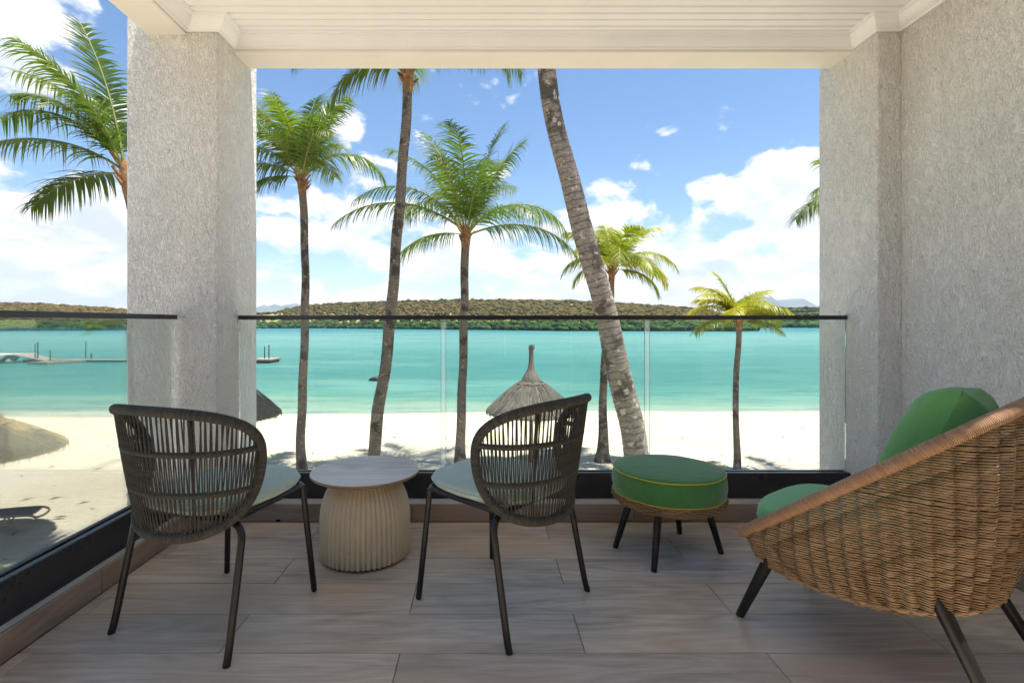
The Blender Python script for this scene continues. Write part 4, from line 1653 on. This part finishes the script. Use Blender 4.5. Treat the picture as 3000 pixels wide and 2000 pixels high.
def frond(name, az, el, L, droop, mat, rmat, parent, base, seed, hang=0.55, leaf=0.72, nleaf=68, curl=0.0, twist=0.0, wl=0.047):
    rr = random.Random(seed)
    n = 26
    pts = [np.array(base, float)]
    ds = L / n
    for k in range(n):
        s = (k + .5) / n
        e = R(el - droop * s ** 1.35)
        a = R(az + curl * s * s)
        dvec = np.array([math.cos(a) * math.cos(e), math.sin(a) * math.cos(e), math.sin(e)])
        pts.append(pts[-1] + dvec * ds)
    P_ = np.array(pts)
    Tn = np.gradient(P_, axis=0)
    Tn /= np.linalg.norm(Tn, axis=1)[:, None]
    V, Fc, UV = [], [], []
    down = np.array([0, 0, -1.0])
    for side in (-1, 1):
        for k in range(nleaf):
            s = 0.14 + 0.86 * (k + rr.random() * .8) / nleaf
            if rr.random() < .10:
                continue
            x = s * n
            i = min(int(x), n - 1)
            fpos = P_[i] + (P_[i + 1] - P_[i]) * (x - i)
            tg = Tn[i]
            sd = np.cross(tg, np.array([0, 0, 1.0]))
            nl = np.linalg.norm(sd)
            if nl < .15:
                aa = R(az + 90)
                sd = np.array([math.cos(aa), math.sin(aa), 0])
            else:
                sd /= nl
            up = np.cross(sd, tg)
            tw = R(twist)
            sd2 = sd * math.cos(tw) + up * math.sin(tw)
            up = np.cross(sd2, tg)
            sd = sd2
            ll = leaf * (0.36 + 0.64 * math.sin(PI * min(1, max(0, 0.10 + 0.80 * s))) ** 0.8) * rr.uniform(.85, 1.1)
            if s > .9:
                ll *= 1 - (s - .9) * 4.0
            fwd = 0.40 + 0.75 * s
            d0 = sd * side * 1.0 + tg * fwd + up * rr.uniform(-.08, .30) + tg * rr.uniform(-.15, .15)
            d0 /= np.linalg.norm(d0)
            p_ = fpos.copy()
            wd = wl * rr.uniform(.8, 1.15) * (1.0 if s < .8 else 1 - (s - .8) * 2)
            segs = 4
            b0 = len(V)
            d = d0
            hg = hang * rr.uniform(.55, 1.5) * (1.15 - 0.75 * max(0.0, tg[2]))
            for q_ in range(segs + 1):
                e = q_ / segs
                wv_ = wd * (0.55 + .45 * math.sin(PI * min(1, e * 1.6 + .1))) * (1 - e ** 3) + .0015
                wdir = np.cross(d, sd * side * .3 + up)
                wdir = wdir / (np.linalg.norm(wdir) + 1e-9)
                V.append(p_ - wdir * wv_ / 2)
                V.append(p_ + wdir * wv_ / 2)
                d = d + down * hg * (0.22 + .30 * e)
                d /= np.linalg.norm(d)
                p_ = p_ + d * ll / segs
            for q_ in range(segs):
                Fc.append((b0 + 2 * q_, b0 + 2 * q_ + 1, b0 + 2 * q_ + 3, b0 + 2 * q_ + 2))
                v0, v1 = q_ / segs, (q_ + 1) / segs
                UV.append([(s, v0), (s, v0), (s, v1), (s, v1)])
    mb = MB()
    mb.add(V, Fc, UV)
    o = mb.build(name, mat, parent)
    mb = MB()
    mb.tube(P_, np.linspace(0.034, 0.006, n + 1) * (L / 3.5), 6)
    mb.build('leaf_rib', rmat, o, smooth=True)
    return o


def palm(label, trunk_pts, r0, r1, fronds, yellow=False, big=False, flare=1.6, seed=0, leaf=.95, hang=1.15, nleaf=68, group='coconut palms on the beach', boot=0.75):
    base = Vector(trunk_pts[0])
    o = thing('coconut_palm', label, 'palm tree', base, 0, group)
    P_ = catmull([np.array(q_, float) - np.array(base) for q_ in trunk_pts], 60 if big else 40)
    L_ = np.concatenate([[0], np.cumsum(np.linalg.norm(np.diff(P_, axis=0), axis=1))])
    step = 0.028 if big else 0.05
    ss = np.arange(0, L_[-1], step)
    Q = np.stack([np.interp(ss, L_, P_[:, i]) for i in range(3)], 1)
    e = ss / L_[-1]
    rad = r0 + (r1 - r0) * e ** 0.8
    rad = rad * (1 + (flare - 1) * np.exp(-ss / 0.45))
    per = 8.0 if big else 13.0
    rad = rad * (1 + (0.035 if big else 0.03) * (1 - ((ss * per + 0.35 * np.sin(ss * 3.1 + seed)) % 1.0)) + 0.02 * np.sin(ss * 2.3 + seed))
    Q[:, 0] += 0.012 * np.sin(ss * 2.9 + seed)
    mb = MB()
    mb.tube(Q, rad, 22 if big else 14)
    mb.build('trunk', M['trunkbig' if big else 'trunk'], o, smooth=True)
    topc = Q[-1]
    tdir = Q[-1] - Q[-6]
    tdir /= np.linalg.norm(tdir)
    mb = MB()
    bl = boot
    bp = [topc - tdir * bl * .55, topc - tdir * bl * .25, topc, topc + tdir * bl * .3, topc + tdir * bl * .55]
    rb = rad[-1]
    mb.tube(catmull(bp, 5), np.interp(np.arange(21) / 20, [0, .25, .55, .8, 1], [rb * 1.0, rb * 1.12, rb * 1.25, rb * 1.0, rb * .4]), 12)
    rr = random.Random(seed)
    for k in range(16):     # old leaf bases
        a = rr.random() * 2 * PI
        h = rr.uniform(-.35, .35) * bl
        b0 = topc + tdir * h
        dirv = np.array([math.cos(a) * .45, math.sin(a) * .45, 1.0])
        mb.tube([b0 + dirv * 0.0, b0 + dirv * .12 + np.array([math.cos(a), math.sin(a), 0]) * rb * .8, b0 + dirv * .3 + np.array([math.cos(a), math.sin(a), 0]) * rb * 1.3], [rb * .5, rb * .35, rb * .12], 5)
    mb.build('leaf_sheath', M['boot'], o, smooth=True)
    if fronds:
        cr = bpy.data.objects.new('crown', None)
        COL.objects.link(cr)
        cr.parent = o
        cr.location = topc + tdir * bl * .25
        extra = [(rr.uniform(0, 360), rr.uniform(35, 72), fronds[0][2] * rr.uniform(.7, .95), rr.uniform(80, 120)) for _ in range(2)] 
        for k, f in enumerate(list(fronds) + (extra if seed != 7 else [])):
            az, el, L, dr = f[:4]
            kw = f[4] if len(f) > 4 else {}
            a = R(az)
            b0 = (math.cos(a) * rb * .5, math.sin(a) * rb * .5, rr.uniform(-.12, .12))
            kk = dict(hang=hang, leaf=leaf, nleaf=nleaf, curl=rr.uniform(-26, 26), twist=rr.uniform(-22, 22))
            kk.update(kw)
            dead = kk.pop('dead', False)
            frond('frond', az, el, L, dr, M['leafdead'] if dead else M['leafy' if yellow else 'leaf'], M['rachis' if yellow else 'rachisg'], cr, b0, seed * 100 + k, **kk)
    return o


def ground(x, y):
    return float(sand_h(np.array(x), np.array(y)))


def tp(y_, *pts):
    """trunk centre line through display pixels at distance y_, with the foot on the sand"""
    L_ = [atd(px, py, y_) for px, py in pts]
    f = L_[0]
    foot = Vector((f.x, y_, ground(f.x, y_) - 0.15))
    if f.z > foot.z + 0.4:
        d = (L_[0] - L_[1])
        k = (foot.z - L_[0].z) / d.z
        foot.x = L_[0].x + d.x * k * .8
        return [foot] + L_
    return [foot] + L_[1:]


fill = lambda L, n, s, e0=30, e1=70: [(random.Random(s + k).uniform(0, 360), random.Random(s + k + 50).uniform(e0, e1), L * random.Random(s + k + 99).uniform(.8, 1.05), random.Random(s + k + 9).uniform(60, 105)) for k in range(n)]

# palm left of the hill gap (behind the corner column's inner side)
palm('tall green palm with a straight thin trunk just right of the corner column',
     tp(17, (693, 1075), (691, 1000), (697, 850), (701, 700), (700, 560), (694, 422)), .15, .12,
     [(182, 76, 3.5, 75), (12, 74, 3.3, 28), (80, 84, 3.1, 25), (165, 82, 3.2, 30), (4, 48, 3.3, 120), (184, 55, 3.4, 120), (192, 28, 2.7, 85), (200, 5, 2.1, 70),
      (268, 68, 3.0, 70), (300, 62, 3.0, 85), (240, 60, 3.0, 90), (60, 66, 3.0, 70), (120, 62, 3.1, 70), (330, 72, 3.0, 50), (215, 74, 3.0, 60), (30, 80, 3.0, 40)], seed=1)
# slim palm whose crown is cut by the beam
palm('palm with a leaning slim trunk rising to the beam beside the thatched parasol',
     tp(14, (858, 1060), (866, 960), (884, 850), (901, 680), (912, 540), (925, 380), (935, 240), (938, 178)), .175, .125,
     [(190, 8, 2.5, 88, dict(curl=0)), (205, 40, 3.6, 120), (180, 52, 3.8, 125), (0, 50, 3.8, 125), (340, 40, 3.5, 125), (270, 60, 3.4, 90), (90, 55, 3.4, 90), (45, 60, 3.4, 90),
      (135, 60, 3.4, 90), (10, 80, 3.4, 40), (170, 80, 3.4, 40), (300, 70, 3.3, 70), (230, 66, 3.3, 80)], seed=2, boot=.9)
# full palm in the middle
palm('full green palm with flared foot, standing left of the thatched parasol',
     tp(18, (1058, 1070), (1058, 1000), (1063, 850), (1066, 735), (1067, 650), (1069, 545)), .165, .14,
     [(179, 36, 5.0, 80, dict(curl=6)), (181, 60, 4.7, 105, dict(curl=4)), (170, 74, 4.4, 60), (150, 80, 4.2, 35), (15, 80, 4.1, 22), (0, 72, 4.1, 30), (2, 46, 4.3, 118, dict(curl=-4)), (358, 22, 4.3, 80, dict(curl=3)),
      (200, 5, 2.6, 60), (270, 74, 4.0, 60), (290, 66, 3.8, 85), (245, 66, 3.8, 85), (60, 66, 4.0, 70), (110, 64, 4.0, 70), (40, 78, 3.8, 50)], seed=3, flare=1.9, leaf=1.05)
# thick leaning trunk close by
big_top = atd(1215, -160, 8.3)
palm('thick grey palm trunk leaning across the view, banded with leaf scars',
     [Vector((atd(1500, 1400, 9.0).x, 9.0, ground(3.0, 9.0) - .15)), atd(1462, 1050, 9.0), atd(1432, 900, 8.95), atd(1395, 735, 8.9), atd(1355, 585, 8.8), atd(1312, 430, 8.7), atd(1275, 280, 8.6), atd(1252, 140, 8.5), big_top],
     .26, .125, [(a, e, 4.2, 95) for a, e in ((10, 40), (60, 55), (110, 45), (160, 60), (205, 42), (250, 62), (300, 45), (340, 60), (30, 75), (180, 78), (270, 80), (90, 78))], big=True, seed=4, flare=1.35)
# yellow palm behind the leaning trunk
palm('yellow palm with drooping leaves right behind the thick leaning trunk',
     tp(18.5, (1384, 1062), (1385, 1000), (1387, 850), (1402, 720), (1405, 650), (1405, 622)), .17, .10,
     [(178, 66, 2.2, 75), (168, 80, 2.2, 60), (10, 66, 2.5, 60), (355, 40, 2.6, 105), (0, 20, 2.3, 100), (186, 34, 2.1, 100), (190, 5, 1.7, 80), (270, 45, 2.2, 115), (300, 35, 2.3, 115), (240, 40, 2.1, 110),
      (330, 25, 2.3, 105), (60, 60, 2.2, 90), (120, 60, 2.2, 90), (285, 70, 2.1, 80), (350, 5, 2.0, 80), (90, 78, 2.0, 40)], yellow=True, seed=5, leaf=.72, hang=.95, flare=2.2, nleaf=66)
# small yellow palm
palm('small bright yellow palm standing alone near the right column',
     tp(17, (1693, 1080), (1692, 1000), (1689, 900), (1696, 800), (1696, 742)), .105, .085,
     [(172, 80, 1.75, 35), (160, 70, 1.9, 80), (180, 48, 1.9, 100), (184, 20, 1.7, 70), (4, 42, 1.75, 100), (0, 14, 1.5, 60), (270, 60, 1.8, 95), (235, 52, 1.8, 100), (310, 52, 1.8, 100), (20, 70, 1.8, 70), (90, 70, 1.8, 60),
      (130, 60, 1.8, 80), (50, 58, 1.8, 80), (195, 62, 1.9, 90)], yellow=True, seed=6, leaf=.6, hang=.8, nleaf=60, boot=.4)
# palm behind the corner column, seen on its open side
palm('green palm with long arching leaves, seen beyond the side railing',
     tp(10.6, (318, 1100), (320, 900), (322, 700), (314, 520), (297, 412)), .16, .13,
     [(170, 80, 3.4, 20, dict(curl=5)), (183, 55, 3.3, 85), (178, 34, 3.1, 62), (172, 6, 2.2, 60), (176, 68, 3.2, 60), (200, 66, 2.7, 75), (150, 70, 2.7, 60), (240, 72, 2.7, 60)], seed=7, leaf=.8)
# palm hidden behind the right column, a frond tip shows
palm('green palm mostly hidden behind the right stucco column',
     tp(16, (2005, 1080), (2005, 850), (2000, 640), (1996, 500)), .16, .13,
     [(176, 38, 2.6, 105), (184, 56, 2.3, 120), (20, 50, 3, 100), (90, 60, 3, 80), (270, 66, 2.4, 60), (330, 45, 3, 100), (140, 74, 2.4, 40)], seed=8)
# ================================================================== THATCHED PARASOLS
M['thatch_grey'] = simple('weathered_thatch', (0.115, 0.103, 0.088), 0.95, var=0.5, vscale=22, bump=(60, .6, .02))
M['thatch_gold'] = simple('golden_thatch', (0.25, 0.175, 0.07), 0.95, var=0.45, vscale=22, bump=(60, .6, .02))
M['pole'] = simple('parasol_pole', (0.16, 0.115, 0.075), 0.85, var=0.25, vscale=10)


def parasol(label, X, Y, Rr, zr, zc, ztop, mat, seed, rcap=0.30):
    """zr rim height, zc collar height, ztop finial (above ground)"""
    g_ = ground(X, Y)
    o = thing('thatched_parasol', label, 'parasol', (X, Y, g_), 0, 'thatched parasols on the beach')
    mb = MB()
    mb.tube([(0, 0, -.2), (0, 0, zr), (0, 0, zc)], [.07, .065, .06], 12)
    mb.build('pole', M['pole'], o, smooth=True)
    rr = random.Random(seed)

    def prof(e):     # e: 0 collar .. 1 rim ; convex cone
        r_ = rcap + (Rr - rcap) * e
        z_ = zc + (zr - zc) * (e ** 1.25 * .85 + .15 * e)
        return r_, z_
    mb = MB()
    n = 72
    pr = [prof(e) for e in np.linspace(0, 1, 12)]
    mb.lathe([(r_, z_) for r_, z_ in pr] + [(Rr * .96, zr - .07), (rcap, zc - .12)], n, lambda th, i: 1 + .012 * math.sin(17 * th + i) + .01 * math.sin(41 * th), cap0=False, cap1=False)
    for k in range(900):     # straw bundles lying over the cone and hanging at the rim
        a = rr.random() * 2 * PI
        e0 = rr.random() ** .8 * .82
        e1 = min(1.0, e0 + rr.uniform(.2, .5))
        pts = []
        for e in np.linspace(e0, e1, 4):
            r_, z_ = prof(e)
            q_ = rr.uniform(.0, .03)
            aa = a + rr.uniform(-.012, .012)
            pts.append(((r_ + .01) * math.cos(aa), (r_ + .01) * math.sin(aa), z_ + .012 + q_))
        if e1 > .97:
            r_, z_ = prof(1.0)
            f_ = rr.uniform(.05, .15)
            pts.append(((r_ + .03) * math.cos(a), (r_ + .03) * math.sin(a), z_ - f_))
        mb.tube(pts, [.012] * (len(pts) - 1) + [.003], 4)
    th_ = mb.build('thatch', mat, o)
    mb = MB()     # bundled finial
    hf = ztop - zc
    prf = [(rcap * 1.12, zc - .05), (rcap * .98, zc + hf * .10), (rcap * .68, zc + hf * .22), (rcap * .40, zc + hf * .36), (rcap * .27, zc + hf * .55), (rcap * .24, zc + hf * .85), (rcap * .33, ztop)]
    mb.lathe(prf, 28, lambda th, i: 1 + .05 * math.sin(9 * th + i * .3) + .04 * math.sin(14 * th))
    for k in range(26):
        a = rr.random() * 2 * PI
        r_ = rcap * rr.uniform(.05, .3)
        mb.tube([(r_ * math.cos(a), r_ * math.sin(a), ztop - .08), (r_ * 1.5 * math.cos(a), r_ * 1.5 * math.sin(a), ztop + rr.uniform(.02, .10))], [.014, .004], 4)
    mb.build('finial', mat, o, smooth=True, angle=50)
    mb = MB()
    r_, z_ = prof(.14)
    mb.tube([((r_ + .02) * math.cos(a), (r_ + .02) * math.sin(a), z_ + .03 + .012 * math.sin(9 * a)) for a in np.linspace(0, 2 * PI, 50)[:-1]], .022, 6, closed=True)
    mb.build('rope_binding', M['pole'], th_, smooth=True)
    return o


pX = (1220 * D - VX) / F * 17.6
parasol('weathered grey thatched parasol with a tall finial, seen over the rope chair', pX, 17.6, 1.53, 2.0, 3.02, 4.2, M['thatch_grey'], 1, .30)
parasol('golden thatched parasol beside the sun lounger', (-40 * D - VX) / F * 11.6, 11.6, 1.50, 2.2, 2.84, 4.1, M['thatch_gold'], 2, .34)
parasol('grey thatched parasol half hidden behind the corner column', (537 * D - VX) / F * 17.4, 17.4, 1.50, 1.95, 3.0, 4.2, M['thatch_grey'], 3, .30)

# ================================================================== SUN LOUNGER
M['lframe'] = simple('beige_resin', (0.36, 0.28, 0.18), 0.5, var=0.1, vscale=12)
M['sling'] = simple('grey_beige_mesh', (0.17, 0.15, 0.125), 0.8, var=0.12, vscale=30)


def lounger(label, X, Y, rz):
    o = thing('sun_lounger', label, 'sun lounger', (X, Y, ground(X, Y) + .0), rz)
    # local x = along (head at -x), y across
    mb = MB()
    for s in (-1, 1):
        pts = catmull([(-.15, s * .32, .36), (.5, s * .32, .37), (.95, s * .32, .36), (1.12, s * .28, .30), (1.16, s * .12, .27)], 6)
        mb.tube(pts, .027, 8)
    mb.tube([(1.16, -.13, .27), (1.165, 0, .268), (1.16, .13, .27)], .027, 8)
    fr_ = mb.build('frame', M['lframe'], o, smooth=True)
    for s in (-1, 1):
        for x0, x1 in ((.55, .85), (.52, .22)):
            mb = MB()
            mb.tube(catmull([(x0, s * .32, .36), ((x0 + x1) / 2, s * .335, .18), (x1, s * .34, 0)], 4), .022, 8)
            mb.build('leg', M['lframe'], o, smooth=True)
        mb = MB()
        mb.tube([(-.75, s * .34, 0), (-.45, s * .335, .2), (-.15, s * .32, .36)], .022, 8)
        mb.build('leg', M['lframe'], o, smooth=True)
    G = np.array([[(x, y, .375 - .03 * (1 - (y / .3) ** 2) - (0.06 * max(0, x - .8))) for y in np.linspace(-.30, .30, 7)] for x in np.linspace(-.15, .98, 12)])
    mb = MB()
    mb.grid(G)
    mb.grid((G + np.array([0, 0, -.012]))[::-1])
    mb.build('seat_sling', M['sling'], o, smooth=True)
    G = np.array([[(-.17 - .72 * e, y, .375 + .42 * e - .03 * (1 - (y / .3) ** 2)) for y in np.linspace(-.30, .30, 7)] for e in np.linspace(0, 1, 10)])
    mb = MB()
    mb.grid(G)
    mb.grid((G + np.array([-.008, 0, -.012]))[::-1])
    for s in (-1, 1):
        mb.tube([(-.15, s * .32, .365), (-.55, s * .32, .60), (-.93, s * .31, .81)], .024, 8)
    mb.tube([(-.93, -.31, .81), (-.95, 0, .82), (-.93, .31, .81)], .024, 8)
    mb.build('backrest', M['sling'], o, smooth=True)
    return o


lp = at(85, 1500, 13.0)
lounger('beige sun lounger with raised back on the sand', lp.x - .62, 12.6, R(14))

# ================================================================== JETTY, PIER, ROCK
M['deck'] = simple('weathered_deck', (0.25, 0.185, 0.145), 0.85, var=0.25, vscale=2.5)
M['float'] = simple('dark_float', (0.035, 0.035, 0.035), 0.8, var=0.2, vscale=3)
M['post'] = simple('dark_post', (0.03, 0.035, 0.035), 0.6, var=0.2, vscale=3)
M['stone'] = simple('rubble_stone', (0.20, 0.185, 0.17), 0.95, var=0.5, vscale=2.2, bump=(3, .8, .3))
JY = 79.0


def jx(x, Y=JY):
    return (x * D - VX) / F * Y


pier = thing('stone_pier', 'stone pier with a boarded ramp at the start of the jetty', 'pier', (jx(0), JY, WATER_Z))
mb = MB()
for k in range(70):
    a, b = rng.uniform(-9.5, 3.6), rng.uniform(-2.2, .3)
    s = rng.uniform(.35, .7)
    v = VARI[k % 6] * np.array([s, s, s * .8]) + np.array([a, b - 0.3, rng.uniform(-.1, .9)])
    mb.add(v, [tuple(f) for f in ico_f])
mb.build('rubble', M['stone'], pier, kind='stuff')
mb = MB()
mb.bbox(-10, 3.6, -1.6, 2.4, 1.05, 1.22, .03)
mb.build('pier_slab', M['concrete'], pier)
mb = MB()
V = [(2.2, -1.9, 1.22), (3.8, -1.9, 1.24), (8.3, -1.5, .30), (8.3, .9, .30), (3.8, 1.4, 1.24), (2.2, 1.4, 1.22)]
V2 = [(x, y, z - .14) for x, y, z in V]
mb.add(V + V2, [(0, 1, 4, 5), (1, 2, 3, 4), (6, 11, 10, 7), (7, 10, 9, 8), (0, 6, 7, 1), (1, 7, 8, 2), (2, 8, 9, 3), (3, 9, 10, 4), (4, 10, 11, 5), (5, 11, 6, 0)])
mb.build('ramp', M['deck'], pier)

jet = thing('floating_jetty', 'long floating jetty reaching out over the lagoon', 'jetty', (jx(40), JY, WATER_Z))
x0 = jx(40)


def jbox(name, xa, xb, ya, yb, za, zb_, mat, parent=None):
    mb = MB()
    mb.bbox(jx(xa) - x0, jx(xb) - x0, ya, yb, za, zb_, .02)
    return mb.build(name, mat, parent or jet)


xs_ = list(np.linspace(62, 592, 9))
for a, b in zip(xs_[:-1], xs_[1:]):
    s = jbox('deck_section', a + .4, b - .4, -.9, .9, .32, .42, M['deck'])
    jbox('float', a + 1.2, b - 1.2, -.75, .75, -.2, .319, M['float'], s)
mb = MB()
xa, xb = jx(131) - x0, jx(202) - x0
V = [(xa, -5.2, .42), (xa + 3.2, -5.6, .42), (xb + .4, -.91, .42), (xa + 4.5, -.91, .42), (xa + 1.5, -3.6, .42)]
V2 = [(x, y, -.05) for x, y, z in V]
mb.add(V + V2, [(0, 1, 2, 3, 4), (9, 8, 7, 6, 5)] + [(i, 5 + i, 5 + (i + 1) % 5, (i + 1) % 5) for i in range(5)])
mb.build('side_platform', M['deck'], jet)
s = jbox('end_platform', 592.2, 637, -2.6, 1.6, .36, .60, M['deck'])
jbox('float', 595, 634, -2.3, 1.3, -.2, .359, M['float'], s)
for px, h, yy_, r_ in ((93, 2.9, -.95, .07), (99, 3.1, -.95, .10), (148, 2.0, -2.6, .08), (186, 3.2, .95, .08), (199, 1.3, .95, .12), (614, 2.5, -1.0, .08), (624, 2.7, -1.0, .09)):
    mb = MB()
    mb.tube([(jx(px) - x0, yy_, -1.0), (jx(px) - x0, yy_, h - .05), (jx(px) - x0, yy_, h)], [r_, r_, r_ * .7], 8)
    mb.build('mooring_post', M['post'], jet, smooth=True)

mb = MB()
v = VARI[2] * np.array([.62, .5, .42])
mb.add(v, [tuple(f) for f in ico_f])
rk = mb.build('rock', simple('wet_rock', (0.03, 0.03, 0.03), 0.6, var=0.3, vscale=3, bump=(4, .8, .1)), loc=((860 * D - VX) / F * 53.5, 53.5, WATER_Z + .16))
tag(rk, 'dark rock breaking the lagoon surface beside a palm trunk', 'rock')

# ================================================================== PLANTING BED below the side railing
M['soil'] = simple('leaf_litter', (0.10, 0.07, 0.045), 0.95, var=0.5, vscale=5, bump=(12, .9, .05))
mb = MB()
G = []
for a in np.linspace(0, 1, 24):
    X0 = -15 + 10.5 * a
    row_ = []
    for b in np.linspace(0, 1, 8):
        Yb = 6.5 + (4.25 + .35 * math.sin(a * 9) - .35 * a) * b
        row_.append((X0, Yb, ground(X0, Yb) + .03 + .10 * math.sin(PI * min(1, max(0, b))) * .8))
    G.append(row_)
mb.grid(np.array(G))
bed = mb.build('planting_bed', M['soil'], smooth=True)
tag(bed, 'dark planting bed below the side railing', None, kind='structure')
M['shrub'] = mat_leaf('shrub_leaf', (0.03, 0.075, 0.015), (0.075, 0.14, 0.02), (1.3, 1.5, .7), (0.13, .15, .03))


def shrub(label, X, Y, h, n, seed):
    o = thing('shrub', label, 'shrub', (X, Y, ground(X, Y)), 0, 'low shrubs in the planting bed')
    rr = random.Random(seed)
    mb, ms = MB(), MB()
    for k in range(n):
        a, e = rr.random() * 2 * PI, rr.uniform(.2, 1.3)
        L_ = h * rr.uniform(.6, 1.1)
        dirv = np.array([math.cos(a) * math.cos(e), math.sin(a) * math.cos(e), math.sin(e)])
        ms.tube([(0, 0, 0), dirv * L_ * .6 + np.array([0, 0, .05]), dirv * L_], [.008, .005, .002], 4)
        for q_ in range(9):
            c_ = dirv * L_ * rr.uniform(.35, 1.0)
            b_ = rr.random() * 2 * PI
            d2 = np.array([math.cos(b_), math.sin(b_), rr.uniform(-.3, .6)])
            d2 /= np.linalg.norm(d2)
            sd = np.cross(d2, [0, 0, 1.0])
            sd /= np.linalg.norm(sd)
            l_, w2 = rr.uniform(.10, .2), rr.uniform(.03, .055)
            mb.add([c_, c_ + d2 * l_ * .45 + sd * w2, c_ + d2 * l_ + np.array([0, 0, -.03]), c_ + d2 * l_ * .45 - sd * w2], [(0, 1, 2, 3)], [[(0, 0), (0, .5), (0, 1), (0, .5)]])
    mb.build('foliage', M['shrub'], o)
    ms.build('stem', M['pole'], o)


for k, (X, Y, h) in enumerate(((-9.6, 9.9, .5), (-8.8, 9.6, .55), (-9.2, 8.8, .7), (-10.4, 10.3, .45), (-7.6, 9.5, .4))):
    shrub('low leafy shrub in the planting bed below the side railing', X, Y, h, 34, 40 + k)

# ================================================================== HAZE
mh = bpy.data.materials.new('sea_haze')
mh.use_nodes = True
t = NT(mh.node_tree)
t.n.clear()
out = t.node('ShaderNodeOutputMaterial')
pvn = t.node('ShaderNodeVolumePrincipled')
pvn.inputs['Color'].default_value = (0.58, 0.74, 1.0, 1)
pvn.inputs['Density'].default_value = 0.00006
pvn.inputs['Anisotropy'].default_value = 0.2
t.l.new(pvn.outputs[0], out.inputs['Volume'])
mb = MB()
mb.box(-9500, 9500, -80, 7600, -60, 620)
hz = mb.build('haze', mh)
tag(hz, 'thin sea haze in the air over the lagoon', None, kind='stuff')
